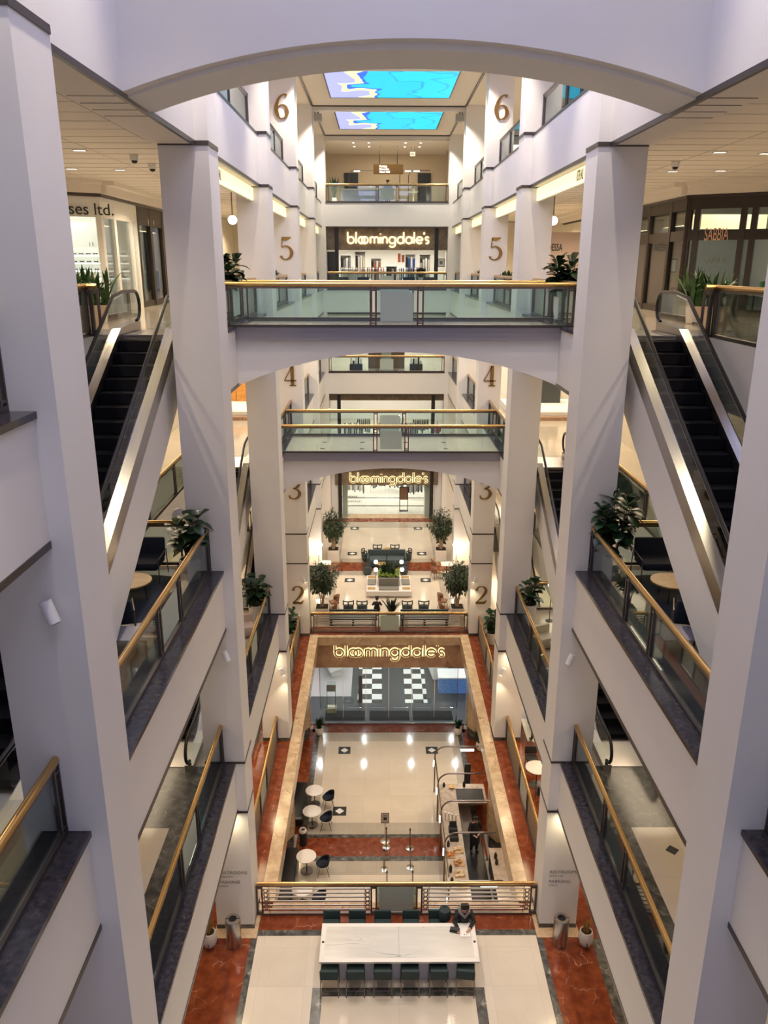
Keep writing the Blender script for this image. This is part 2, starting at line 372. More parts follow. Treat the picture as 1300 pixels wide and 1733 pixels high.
# level 7 ceiling: frames and screens per bay
for b, (y0, y1) in BAYS.items():
    ya, yb = y0-.3, y1+.3
    struct(MB().box(-4.2, ya-.5, CEIL7, 4.2, yb+.5, CEIL7+.2), 'ceiling', ceilm, f'atrium ceiling panel over the {ORD[b]} bay')
    fr = MB()
    for (a, c, d, e) in ((-4.05, ya, 4.05, ya+.1), (-4.05, yb-.1, 4.05, yb), (-4.05, ya, -3.95, yb), (3.95, ya, 4.05, yb)): fr.box(a, c, CEIL7-.05, d, e, CEIL7)
    struct(fr, 'trim_coffer', dark, f'dark frame of the ceiling panel over the {ORD[b]} bay')
    hf = MB().box(-4.2, yb+.02, CEIL7-.22, 4.2, yb+.38, CEIL7-.02)
    struct(hf, 'ceiling_beam', white, f'white ceiling beam behind the {ORD[b]} bay')
    s = thing('ceiling_screen', f'large video screen glowing with lavender and turquoise artwork on the ceiling, {ORD[b].split()[0]} bay', 'screen', (0.02, (y0+y1)/2-1., CEIL7-.04))
    MB().box(-2.9, -3.05, 0, 2.9, 3.05, .03).build('display', art if b > 2 else art_near_fill, s)  # screens over unseen bays carry the added lavender fill
    fb = MB()
    for (a, c, d, e) in ((-2.96, -3.11, 2.96, -3.05), (-2.96, 3.05, 2.96, 3.11), (-2.96, -3.11, -2.9, 3.11), (2.9, -3.11, 2.96, 3.11)): fb.box(a, c, -.01, d, e, .04)
    fb.build('frame', dark, s)
# speakers on the ceiling
for i, x in enumerate((-3.75, 3.75)):
    s = thing('ceiling_speaker', f'small grey box speaker at the {"left" if x < 0 else "right"} ceiling corner above the far pier', 'speaker', (x, 46.0, 25.1))
    MB().rbox((0, 0, 0), .42, .4, .36, .05).build('body', mat('grey_plastic', (.42, .40, .37), .5), s)
    MB().cyl((0, .1, .36), (0, .1, .62), .03).build('bracket', dark, s)
# ------------------------------------------------------------------ bridges
def arch_poly(zt, zs, zc, hw=XS, n=28):
    """bridge elevation: flat top zt, springing zs at the ends, crown zc"""
    h = zc-zs; Rr = (hw*hw+h*h)/(2*h); pts = [(-hw, zt), (hw, zt), (hw, zs)]
    for i in range(1, n): x = hw-2*hw*i/n; pts.append((x, zc-Rr+math.sqrt(Rr*Rr-x*x)))
    return pts+[(-hw, zs)]
def archslab(y0, y1, zt, zs, zc, name, label, n=28, inner=0, mt=None):
    h = zc-zs; Rr = (XS*XS+h*h)/(2*h); vs = []; fs = []
    for i in range(n+1):
        x = XS-2*XS*i/n; zz = zc-Rr+math.sqrt(Rr*Rr-x*x)
        vs += [(x, y0, zt), (x, y0, zz), (x, y1, zz), (x, y1, zt)]
    for i in range(n):
        a = 4*i; c = a+4
        fs += [(a, c, c+1, a+1), (a+1, c+1, c+2, a+2), (a+2, c+2, c+3, a+3), (a+3, c+3, c, a)]
    fs += [(0, 1, 2, 3), (4*n+3, 4*n+2, 4*n+1, 4*n)]
    return struct(MB().add(vs, fs), name, mt or white, label)
def bridge(lv, y0, y1):
    z = FL[lv]
    archslab(y0+.12, y1-.12, z-.22, z-1.50, z-.62, 'wall_bridge_arch', f'white arched underside of the level {lv} bridge')
    for a, c, w in ((y0, y0+.12, 'near'), (y1-.12, y1, 'far')):
        f = MB().box(-XS, a, z-.28, XS, c, z+.02).box(-XS, a-.02 if w == 'near' else a, z-.06, XS, c if w == 'near' else c+.02, z+.03)
        f.box(-XS, a-.02 if w == 'near' else a, z-.29, XS, c if w == 'near' else c+.02, z-.25)
        struct(f, 'trim_bridge_fascia', pewter, f'grey metal fascia on the {w} edge of the level {lv} bridge')
    struct(MB().box(-XS, y0+.12, z-.22, XS, y1-.12, z), 'floor', greyt, f'polished floor of the level {lv} bridge')
bridge(5, 21.15, 24.2); bridge(4, 30.3, 33.7)
d = MB()
for x in (-2.8, -1.2, .6, 2.2):
    for y in (31.2, 32.4): d.box(x-.09, y-.09, FL[4], x+.09, y+.09, FL[4]+.004)
struct(d, 'floor_inset', darkm, 'small dark squares in the level 4 bridge floor')
# level 6 bridge right over the top of the view: white parapet, stepped arch
archslab(12.9, 14.6, 22.9, 20.26, 20.97, 'wall_bridge_arch', 'white arched bridge of level 6 across the top of the view')
archslab(12.55, 12.9, 21.02, 20.30, 21.0, 'trim_bridge_arch', 'white stepped moulding along the level 6 arch') if 0 else None
# ------------------------------------------------------------------ railings
postm = mat('post_metal', (.13, .11, .105), .38, .75)
def railing(name, label, p0, p1, z, style, group=None, marks=(), ends=True):
    """rail from p0 to p1 (x, y); marks: distances of doubled posts; frosted panel between marks 0 and 1"""
    dx, dy = p1[0]-p0[0], p1[1]-p0[1]; L = math.hypot(dx, dy); a = math.atan2(dy, dx)
    t = thing(name, label, 'railing', (p0[0], p0[1], z), a, group)
    hm = {'gold': brass, 'bridge': brass, 'dark': dark, 'slat': brass, 'perf': brass, 'far': brass}[style]
    H = 1.08
    MB().tube([(0, 0, H), (L, 0, H)], .052, 12, flat=1.15).build('handrail', hm, t, smooth=True)
    MB().box(0, -.02, H-.10, L, .02, H-.05).build('top_bar', bronze, t)
    MB().box(0, -.045, 0, L, .045, .07).build('base_channel', dark if style in ('gold', 'dark', 'far', 'bridge') else bronze, t)
    ps = ([.06] if ends else [])+list(marks)+([L-.06] if ends else [])
    for x in ps:
        p = MB()
        for q in (-.07, .07): p.box(x+q-.022, -.035, .0, x+q+.022, .035, H-.05)
        p.box(x-.09, -.03, .10, x+.09, .03, .13).box(x-.09, -.03, H-.16, x+.09, .03, H-.12)
        p.build('post', postm if style != 'dark' else dark, t)
    edges = [0.0]+ps+[L] if not ends else ps
    if style in ('gold', 'bridge', 'dark', 'far'):
        for i in range(len(edges)-1):
            a0, a1 = edges[i]+.11, edges[i+1]-.11
            if a1-a0 < .15: continue
            MB().box(a0, -.006, .09, a1, .006, H-.11).build('glass_panel', glass, t)
            if marks and len(marks) >= 2 and abs(edges[i]-marks[0]) < 1e-6:
                fr = MB(); u0, u1, w0, w1 = a0+.08, a1-.08, .16, H-.2
                fr.box(u0, -.012, w0, u1, -.008, w1); fr.build('frosted_panel', frost, t)
    elif style == 'slat':
        for i in range(len(edges)-1):
            a0, a1 = edges[i]+.06, edges[i+1]-.06
            if marks and len(marks) >= 2 and abs(edges[i]-marks[0]) < 1e-6:
                MB().box(a0+.1, -.008, .12, a1-.1, .008, H-.14).build('frosted_panel', frost, t)
                MB().box(a0, .012, .09, a1, .018, H-.11).build('glass_panel', glass, t); continue
            for k in range(6): MB().box(a0, -.02, .16+k*.145, a1, .02, .195+k*.145).build('slat', steelb, t)
            for e in (a0+.12, a1-.12):
                rg = MB()
                for k in range(5):
                    c = Vector((e, 0, .25+k*.145)); rg.tube([c+Vector((.06*math.cos(q), 0, .06*math.sin(q))) for q in [2*PI*j/10 for j in range(10)]], .016, 5, closed=True)
                rg.box(e-.10, -.015, .08, e-.085, .015, H-.1); rg.box(e+.085, -.015, .08, e+.10, .015, H-.1)
                rg.build('ring_column', bronze, t, smooth=True)
    elif style == 'perf':
        for i in range(len(edges)-1):
            a0, a1 = edges[i]+.08, edges[i+1]-.08
            if marks and len(marks) >= 2 and abs(edges[i]-marks[0]) < 1e-6:
                MB().box(a0+.05, -.008, .12, a1-.05, .008, H-.14).build('frosted_panel', frost, t); continue
            MB().box(a0, -.01, .10, a1, .01, H-.12).build('mesh_panel', perf, t)
    return t
for sg in (-1, 1):
    sd = SIDE[sg]
    for lv in (3, 4, 5, 6):
        well = {5: 0, 4: 1, 3: 2, 6: None}[lv]
        for b, (y0, y1) in BAYS.items():
            if b == well: continue
            L = y1-y0
            if lv == 6:
                if b in (-1, 0): continue
                railing('railing', f'dark framed glass railing, {sd} side of level 6, {ORD[b]} bay', (sg*XR, y0+.02), (sg*XR, y1-.02), FL[6]+.04, 'dark', marks=(2.6, 5.4) if b > 1 else (3.2, 4.9))
            else:
                mk = (L-4.43, L-2.9) if b == 0 else ((3.7, 5.2) if b > 0 else (5., 6.5))
                railing('railing', f'glass railing with brass handrail, {sd} side of level {lv}, {ORD[b]} bay', (sg*XR, y0+.02), (sg*XR, y1-.02), FL[lv]+.06, 'gold', marks=mk)
    for b in (1, 2):
        y0, y1 = BAYS[b]
        railing('railing', f'low perforated railing with golden handrail, {sd} side of level 2, {ORD[b]} bay', (sg*4.5, y0+.25), (sg*4.5, y1-.02), 0, 'perf', marks=(3.4, 4.9))
    # escalator well rails on the outer side
    for lv, b in ((5, 0), (4, 1), (3, 2)):
        y0, y1 = BAYS[b][0]-.5, BAYS[b][1]+.4
        railing('railing', f'glass railing on the outer edge of the {sd} escalator well, level {lv}', (sg*7.0, y0), (sg*7.0, y1), FL[lv]+.05, 'far', marks=(3., 6.))
        railing('railing', f'short railing at the head of the {sd} escalator well, level {lv}', (sg*6.75, y1+.03) , (sg*7.05, y1+.03), FL[lv]+.05, 'far', ends=True)
        railing('railing', f'short railing at the foot of the {sd} escalator well, level {lv}', (sg*5.2, y0-.05), (sg*7.0, y0-.05), FL[lv]+.05, 'far')
for lv, y0, y1 in ((5, 21.15, 24.2), (4, 30.3, 33.7)):
    hw = XS+.26
    railing('railing', f'glass railing with brass handrail on the near edge of the level {lv} bridge', (-hw, y0), (hw, y0), FL[lv]+.03, 'bridge', marks=(hw-.66, hw+.57))
    railing('railing', f'glass railing with brass handrail on the far edge of the level {lv} bridge', (-hw, y1), (hw, y1), FL[lv]+.03, 'bridge', marks=(hw-.66, hw+.57))
railing('railing', 'slatted steel railing with golden handrail behind the long marble table', (-3.97, 18.2), (3.97, 18.2), 0, 'slat', marks=(3.32, 4.62))
railing('railing', 'slatted steel railing with golden handrail across the far end of the opening', (-3.95, 36.45), (3.95, 36.45), 0, 'slat', marks=(3.35, 4.6))
for lv in (4, 5, 6):
    railing('railing', f'thin railing across the far wall of the atrium on level {lv}', (-3.95, FAR+.15), (3.95, FAR+.15), FL[lv]+.04, 'far', marks=(3.3, 4.6))
# ------------------------------------------------------------------ far end wall
for lv in (3, 4, 5, 6):
    z, zb = FL[lv], BAND[lv]
    struct(MB().box(-XI, FAR, zb+.05, XI, FAR+.4, z), 'wall_far_parapet', white if lv > 5 else cream_wall if 0 else white, f'white parapet across the far end, level {lv}')
    struct(MB().box(-XI, FAR-.02, z-.02, XI, FAR+.42, z+.04).box(-XI, FAR-.02, zb-.02, XI, FAR+.42, zb+.05), 'trim_far_parapet', dark, f'dark edges of the far parapet, level {lv}')
    struct(MB().box(-XS-.5, FAR+.4, z-.3, XS+.5, FAR+12, z), 'floor', creamt if lv != 5 else greyt, f'floor beyond the far parapet, level {lv}')
    struct(MB().box(-XS-.5, FAR+.4, zb+.12, XS+.5, FAR+12, zb+.16), 'ceiling', ceilm if lv == 6 else shopwhite, f'ceiling below level {lv} beyond the far parapet')
for sg in (-1, 1):
    struct(MB().box(sg*XI, FAR, 0, sg*XO, FAR+1.2, CEIL7), 'wall_pier', white, f'white pier at the far {SIDE[sg]} corner of the atrium')
struct(MB().box(-16, FAR+12, -5.5, 16, FAR+12.2, CEIL7), 'wall_back', cream_wall, 'back wall far behind the stores')
# stepped arch under the level 6 bridge is two tiers: lower inner tier
archslab(13.15, 14.35, 21.2, 20.23, 20.88, 'wall_bridge_soffit', 'recessed inner soffit of the level 6 arch')
# ================================================================== ESCALATORS
def escalator(sg, b, lv):
    """runs from level lv (far, top) down to lv-1 (near the camera)"""
    top, bot = FL[lv], FL[lv-1]; dy = PY[b]-PY[0]
    ytop = 19.03+dy; rise = top-bot; run = rise/math.tan(PI/6); ybot = ytop-run
    sd = SIDE[sg]
    t = thing('escalator', f'escalator on the {sd} side going down from level {lv} to level {lv-1}', 'escalator', (sg*6.02, ybot, bot))
    def zc(y): return max(0., min(rise, y*rise/run))
    hw = .5
    # steps
    n = int(run/.402)
    for i in range(n):
        y = (i+.5)*run/n; z = zc(y)+.02
        MB().box(-hw, y-.21, z-.22, hw, y+.21, z).box(-hw, y-.215, z-.02, hw, y-.20, z+.004).build('step', stepm, t)
    MB().box(-hw, -1.3, 0, hw, .1, .02).build('comb_plate', steelb, t); MB().box(-hw, run-.1, rise, hw, run+1.5, rise+.02).build('comb_plate', steelb, t)
    prof = [(-1.5, .0)]+[(-.5, .0), (.0, .06), (.5, .34)]+[(run-.6, rise-.30), (run-.1, rise-.03), (run+.5, rise+.02), (run+1.5, rise+.02)]
    for q in (-1, 1):
        x = q*(hw+.13)
        pts = [(x, y, z+.2) for y, z in prof]
        dk = MB()
        P = [(y, z+.2) for y, z in prof]; Q = [(y, z-.05) for y, z in prof]
        vs = []; fs = []
        for (y, z), (y2, z2) in zip(P, Q):
            vs += [(x-q*.10, y, z), (x+q*.12, y, z), (x+q*.12, y2, z2-.15), (x-q*.10, y2, z2-.05)]
        for i in range(len(P)-1):
            a = 4*i; c = a+4
            fs += [(a, a+1, c+1, c), (a+1, a+2, c+2, c+1), (a+2, a+3, c+3, c+2), (a+3, a, c, c+3)]
        fs += [(0, 1, 2, 3), (len(vs)-4, len(vs)-3, len(vs)-2, len(vs)-1)]
        dk.add(vs, fs).build('deck', steelb, t)
        # handrail path with rounded newels
        hp = []
        for k in range(9): a = -PI/2-PI*k/8; hp.append((x, -1.35+.36*math.cos(a), .60+.36*math.sin(a)))
        hp += [(x, -.4, .97), (x, .25, 1.10)]
        hp += [(x, run*.25, rise*.25+.98), (x, run*.5, rise*.5+.95), (x, run-.9, rise-.52+.98), (x, run-.2, rise+.88), (x, run+.5, rise+.97)]
        for k in range(9): a = PI/2-PI*k/8; hp.append((x, run+1.5+.36*math.cos(a), rise+.60+.36*math.sin(a)))
        MB().tube(hp, .042, 8).build('handrail', black, t, smooth=True)
        MB().tube([(p[0], p[1], p[2]-.055) for p in hp[9:-9]], .022, 6).build('handrail_guide', steelb, t, smooth=True)
        # glass balustrade
        vs = []; top_ = hp[4:-4]
        for p in top_:
            y = p[1]; vs += [(x, y, p[2]-.03), (x, y, min(p[2]-.05, zc(y)+.2))]
        g = MB().add(vs, [(2*i, 2*i+2, 2*i+3, 2*i+1) for i in range(len(top_)-1)]); g.build('glass_balustrade', glass, t)
    # white stringer walls
    for q, nm in ((-1, 'wall'),):
        x = -sg*(.72)
        poly = [(-1.2, -.02), (0.2, .12), (run-.2, rise+.12), (run+.6, rise+.16), (run+.6, rise-1.5), (run-.3, rise-1.55), (2.55, -.02)]
        MB().prism(poly, 'x', x-.02, x+.02).build('stringer_panel', white, t, label='sloping white side panel')
        x2 = sg*.76
        MB().prism([(-1.0, 0), (0.2, .1), (run-.2, rise+.1), (run+.6, rise+.16), (run+.6, rise-1.0), (run-.3, rise-1.0), (1.6, 0)], 'x', x2-.02, x2+.02).build('outer_side_panel', white, t)
    MB().prism([(.2, -.02), (run-.4, rise-.6), (run+.5, rise-.6), (run+.5, rise-.9), (run-.3, rise-.95), (1.3, 0)], 'x', -.68, .68).build('truss_underside', dark, t)
    return t
for sg in (-1, 1):
    escalator(sg, 0, 5); escalator(sg, 1, 4); escalator(sg, 2, 3)
# ================================================================== LETTERING
def strip(mb, pts, ws, th, z0=0., n=6, closed=False):
    """variable-width stroke in the xz plane, thickness th towards -y"""
    P = [Vector((p[0], 0, p[1])) for p in pts]; out = []; W_ = []
    def g(i): return P[i % len(P)] if closed else P[max(0, min(len(P)-1, i))]
    def gw(i): return ws[i % len(P)] if closed else ws[max(0, min(len(P)-1, i))]
    segs = len(P) if closed else len(P)-1
    for i in range(segs):
        a, b, c, d = g(i-1), g(i), g(i+1), g(i+2)
        for k in range(n):
            t = k/n
            out.append(.5*((2*b)+(c-a)*t+(2*a-5*b+4*c-d)*t*t+(3*b-a-3*c+d)*t**3)); W_.append(gw(i)*(1-t)+gw(i+1)*t)
    if not closed: out.append(P[-1]); W_.append(ws[-1])
    N = len(out); vs = []
    for i, p in enumerate(out):
        q = out[(i+1) % N] if (closed or i < N-1) else p; o = out[i-1] if (closed or i > 0) else p
        d = (q-o); d = d.normalized() if d.length > 1e-9 else Vector((1, 0, 0)); nn = Vector((-d.z, 0, d.x))*W_[i]/2
        vs += [p+nn, p-nn, p-nn+Vector((0, -th, 0)), p+nn+Vector((0, -th, 0))]
    fs = []
    for i in range(N if closed else N-1):
        a = 4*i; c = 4*((i+1) % N)
        fs += [(a, c, c+1, a+1), (a+1, c+1, c+2, a+2), (a+2, c+2, c+3, a+3), (a+3, c+3, c, a)]
    if not closed: fs += [(0, 1, 2, 3), (4*N-1, 4*N-2, 4*N-3, 4*N-4)]
    return mb.add(vs, fs)
NUM = {
 '6': [([(.58, .93), (.42, .98), (.22, .82), (.10, .52), (.10, .28), (.20, .06), (.33, .0), (.50, .07), (.58, .26), (.52, .48), (.34, .56), (.16, .46)],
        [.10, .03, .07, .12, .13, .07, .03, .07, .12, .08, .03, .03])],
 '5': [([(.16, .96), (.12, .56)], [.03, .03]), ([(.14, .94), (.34, .93), (.56, .99)], [.10, .12, .02]),
       ([(.12, .55), (.30, .60), (.50, .50), (.58, .29), (.48, .08), (.28, .0), (.10, .08), (.09, .16)], [.03, .04, .09, .13, .08, .03, .05, .12])],
 '4': [([(.42, 1.), (.42, .5), (.42, .02)], [.13, .13, .13]), ([(.40, .98), (.22, .62), (.02, .27)], [.03, .03, .03]), ([(.02, .26), (.3, .26), (.62, .26)], [.04, .04, .04]), ([(.26, .015), (.42, .015), (.6, .015)], [.03, .03, .03])],
 '3': [([(.12, .82), (.18, .95), (.34, 1.), (.50, .92), (.55, .77), (.46, .62), (.28, .55)], [.12, .06, .03, .08, .12, .07, .03]),
       ([(.28, .55), (.48, .50), (.60, .30), (.50, .08), (.30, 0), (.10, .07), (.07, .20)], [.03, .06, .13, .09, .03, .06, .03])],
 '2': [([(.10, .76), (.14, .92), (.34, 1.), (.54, .90), (.58, .70), (.42, .42), (.20, .18), (.06, .06)], [.12, .06, .03, .09, .13, .09, .04, .03]), ([(.06, .05), (.3, .05), (.52, .05), (.62, .2)], [.10, .10, .09, .02])]}
for lv, zz in ((6, 23.62), (5, 18.07), (4, 12.58), (3, 7.21), (2, 1.78)):
    for sg in (-1, 1):
        s = .92; mb = MB()
        for pts, ws in NUM[str(lv)]: strip(mb, [(p[0]*s, p[1]*s) for p in pts], [w*s*1.25+.008 for w in ws], .025)
        mb.xf(Matrix.Translation((sg*4.54-.3, 36.04-.02, zz)))
        o = mb.build('wall_numeral', gold); tag(o, f'brass numeral {lv} on the front of the {SIDE[sg]} pier', 'sign')
def arc(cx, cz, r, a0, a1, n=9): return [(cx+r*math.cos(math.radians(a0+(a1-a0)*i/n)), cz+r*math.sin(math.radians(a0+(a1-a0)*i/n))) for i in range(n+1)]
def wordmark():
    """rounded lower-case letters; x-height 1; returns list of strokes and width"""
    st = []; x = 0.
    def ring(cx, r=.5): st.append(arc(cx, .5, r, 0, 359.9, 16))
    st.append([(x, 1.75), (x, .5)]); ring(x+.5); x += 1.35                 # b
    st.append([(x, 1.75), (x, .0)]); x += .38                               # l
    ring(x+.5); ring(x+1.05); x += 1.95                                     # o o overlapped
    st.append([(x, 1.), (x, 0)]); st.append(arc(x+.32, .66, .32, 180, 0)+[(x+.64, 0)]); st.append(arc(x+.96, .66, .32, 180, 0)+[(x+1.28, 0)]); x += 1.62
    st.append([(x, 1.), (x, 0)]); st.append([(x, 1.38), (x, 1.5)]); x += .36
    st.append([(x, 1.), (x, 0)]); st.append(arc(x+.36, .62, .36, 180, 0)+[(x+.72, 0)]); x += 1.06
    ring(x+.5); st.append([(x+1., 1.), (x+1., .0)]+arc(x+.5, -.05, .5, 0, -150)); x += 1.35
    ring(x+.5); st.append([(x+1., 1.75), (x+1., 0)]); x += 1.35
    ring(x+.5); st.append([(x+1., 1.), (x+1., 0)]); x += 1.36
    st.append([(x, 1.75), (x, 0)]); x += .36
    st.append([(x+.03, .5), (x+.97, .5)]); st.append(arc(x+.5, .5, .5, 0, 320, 12)); x += 1.25
    st.append([(x, 1.75), (x-.02, 1.35)]); x += .12
    st.append([(x+.62, .86)]+arc(x+.36, .75, .25, 40, 250, 6)+arc(x+.36, .26, .25, 70, -140, 6)); x += .7
    return st, x
def letter_sign(label, xc, y, z, width, halo, face, wf=.17, wh=.33):
    st, w = wordmark(); k = width/w
    t = thing('store_sign', label, 'sign', (xc, y, z))
    a = MB(); b = MB()
    for s in st:
        pts = [((p[0]-w/2)*k, (p[1]-.5)*k) for p in s]; nn = 3 if len(pts) > 3 else 2
        strip(a, pts, [wh*k]*len(pts), .04, n=nn); strip(b, pts, [wf*k]*len(pts), .09, n=nn)
    a.build('glowing_letter_halo', halo, t); b.build('letter_faces', face, t)
    return t
def text(name, body, loc, size, material, rot=(PI/2, 0, 0), sx=1., th=.01, label=None, cat='sign', parent=None, align='CENTER'):
    cu = bpy.data.curves.new(name, 'FONT'); cu.body = body; cu.size = size; cu.extrude = th; cu.align_x = align; cu.align_y = 'CENTER'
    tmp = bpy.data.objects.new(name, cu); COL.objects.link(tmp); bpy.context.view_layer.update()
    me = bpy.data.meshes.new_from_object(tmp.evaluated_get(bpy.context.evaluated_depsgraph_get())); bpy.data.objects.remove(tmp)
    me.materials.clear(); me.materials.append(material); o = bpy.data.objects.new(name, me); COL.objects.link(o)
    o.location = loc; o.rotation_euler = rot; o.scale = (sx, 1, 1)
    if parent is not None: o.parent = parent
    else: tag(o, label, cat)
    return o
# ================================================================== LEVEL 2 FLOOR AND THE OPENING TO LEVEL 1
OY0, OY1 = 18.62, 36.1
st_ = lambda x0, y0, x1, y1, z, m_, lab, h=.004: struct(MB().box(x0, y0, z-.02, x1, y1, z+h), 'floor_inlay', m_, lab)
struct(MB().box(-16, -3, -.5, 16, OY0, 0), 'floor', redm, 'red marble floor of level 2 in front of the opening')
for sg in (-1, 1):
    struct(MB().box(sg*3.98, OY0, -.5, sg*16, OY1, 0), 'floor', redm, f'red marble walkway floor of level 2, {SIDE[sg]} side')
    struct(MB().box(sg*3.57, OY0, -.42, sg*3.98, OY1, .05), 'trim_ledge', tan, f'tan marble ledge along the {SIDE[sg]} edge of the opening')
    struct(MB().box(sg*3.6, OY0, -.75, sg*3.9, OY1, -.42), 'wall_opening', tan, f'tan marble fascia inside the {SIDE[sg]} edge of the opening')
    struct(MB().box(sg*3.62, OY0, -.80, sg*3.66, OY1, -.75), 'trim_opening', brass, f'thin brass line below the {SIDE[sg]} fascia')
    for k, y in ((1, 27.3), (2, 35.4), (3, 20.4)):
        p = [(sg*4.05, y+.1), (sg*4.35, y-.35), (sg*5.1, y-.35), (sg*5.1, y+1.0), (sg*4.35, y+1.0), (sg*4.05, y+.6)]
        struct(MB().prism(p, 'z', -4.9, -.5), 'wall_pier_lower', tan, f'tan marble faceted pier on level 1, {SIDE[sg]} side, number {k}')
        struct(MB().prism([(a*1.01, c) for a, c in p], 'z', -5.5, -4.9), 'baseboard_pier', darkm, f'dark stone base of the level 1 pier, {SIDE[sg]} side, number {k}')
    struct(MB().box(sg*6.2, 10, -5.5, sg*6.5, 38, -.5), f'wall_{SIDE[sg]}_lower', cream_wall, f'{SIDE[sg]} wall of level 1')
struct(MB().box(-3.98, OY1, -.5, 3.98, FAR+12, 0).box(-16, OY1, -.5, -3.98, FAR+12, 0).box(3.98, OY1, -.5, 16, FAR+12, 0), 'floor', greyt, 'greige tiled floor of the level 2 lounge')
struct(MB().box(-3.6, OY1-.28, -.42, 3.6, OY1, .03), 'trim_ledge', tan, 'tan marble ledge at the far edge of the opening')
struct(MB().box(-3.6, OY0-.2, -.42, 3.6, OY0, .02), 'trim_ledge', tan, 'tan marble ledge at the near edge of the opening')
struct(MB().box(-3.9, OY1, -1.80, 3.9, OY1+.4, -.05), 'wall_sign_band', sandm, 'brown marble sign band under the lounge floor')
for (a, c, d, e, m_, lab) in (
    (-3.88, 2., 3.88, 17.43, creamt, 'cream tile field under the long table'), (-4.05, 2., -3.88, 17.63, darkm, 'dark stone border left of the cream field'),
    (3.88, 2., 4.05, 17.63, darkm, 'dark stone border right of the cream field'), (-3.88, 17.43, 3.88, 17.63, darkm, 'dark stone border beyond the cream field'),
    (-16, 2, -5.32, 17.3, darkm, 'dark stone floor strip at the left store fronts'), (5.38, 2, 16, 17.3, darkm, 'dark stone floor strip at the right store fronts'),
    (-5.1, 17.35, -3.9, 18.6, tan, 'tan stone floor round the left pier'), (3.9, 17.35, 5.1, 18.6, tan, 'tan stone floor round the right pier'),
    (-2.98, 47.0, 2.98, 53.2, creamt, 'cream tile field in front of the far store'), (-4.0, 44.9, 4.0, 46.35, redm, 'red marble band across the lounge'),
    (-3.0, 37.3, 3.0, 44.15, creamt, 'cream tile field round the planter bench'), (-4, 36.1, 4, 37.1, redm, 'red marble band by the far railing'),
    (-4, 54.5, 4, 55.4, redm, 'brown marble threshold of the far store'), (-4, 55.4, 4, 56.4, tan, 'tan threshold strip')):
    st_(a, c, d, e, 0, m_, lab, .004 if m_ is not tan else .009)
for (a, c, d, e) in ((-2.22, 2, -1.96, 15.77), (1.96, 2, 2.22, 15.77), (-1.96, 15.52, 1.96, 15.77)):
    st_(a, c, d, e, .004, darkm, 'dark stone frame line in the cream floor')
def diamond(x, y, z, i):
    t = thing('floor_inset', f'dark floor inset with white diamond, {i}', 'floor inset', (x, y, z))
    MB().box(-.30, -.30, 0, .30, .30, .006).build('square', mat('inset_dark', (.03, .035, .035), .2), t)
    MB().add([(-.2, 0, .007), (0, -.2, .007), (.2, 0, .007), (0, .2, .007), (-.2, 0, .01), (0, -.2, .01), (.2, 0, .01), (0, .2, .01)], [(0, 1, 2, 3), (4, 5, 6, 7), (0, 1, 5, 4), (1, 2, 6, 5), (2, 3, 7, 6), (3, 0, 4, 7)]).build('diamond', white, t)
for y, nm in ((53.05, 'closest to the far store'), (47.9, 'behind the sofa'), (43.4, 'beside the planter bench')):
    for x in (-2.25, 2.25): diamond(x, y, .005, f'{"left" if x < 0 else "right"} one {nm} on level 2')
# level 1
struct(MB().box(-6.5, 8, -5.8, 6.5, 50, -5.5), 'floor', greyt, 'greige floor of level 1')
for (a, c, d, e, m_, lab) in ((-3.2, 28.9, 3.2, 35.1, creamt, 'large cream tile field of level 1'), (-3.0, 18, 3.0, 25.8, creamt, 'near cream tile field of level 1'),
    (-4.0, 27.95, 4, 28.17, darkm, 'thin dark strip beyond the red band, level 1'), (-4, 26.85, 4, 27.95, redm, 'red marble band across level 1'), (-4, 26.58, 4, 26.85, darkm, 'thin dark strip before the red band, level 1'),
    (-3.85, 28.17, -3.6, 36.2, darkm, 'dark border strip on the left, level 1'), (3.6, 28.17, 3.85, 36.2, darkm, 'dark border strip on the right, level 1'),
    (-5.5, 28.17, -3.85, 36.2, redm, 'red marble floor on the left of level 1'), (3.85, 28.17, 5.5, 36.2, redm, 'red marble floor on the right of level 1'), (-4, 35.9, 4, 36.7, redm, 'red marble threshold of the level 1 store')):
    st_(a, c, d, e, -5.5, m_, lab)
diamond(-2.25, 34.3, -5.494, 'left one near the level 1 store'); diamond(2.15, 34.3, -5.494, 'right one near the level 1 store'); diamond(-2.27, 29.67, -5.494, 'the one before the red band on level 1')
struct(MB().box(-6.5, 7.7, -5.5, 6.5, 8, 0), 'wall_front_lower', cream_wall, 'end wall of level 1 under the near floor')
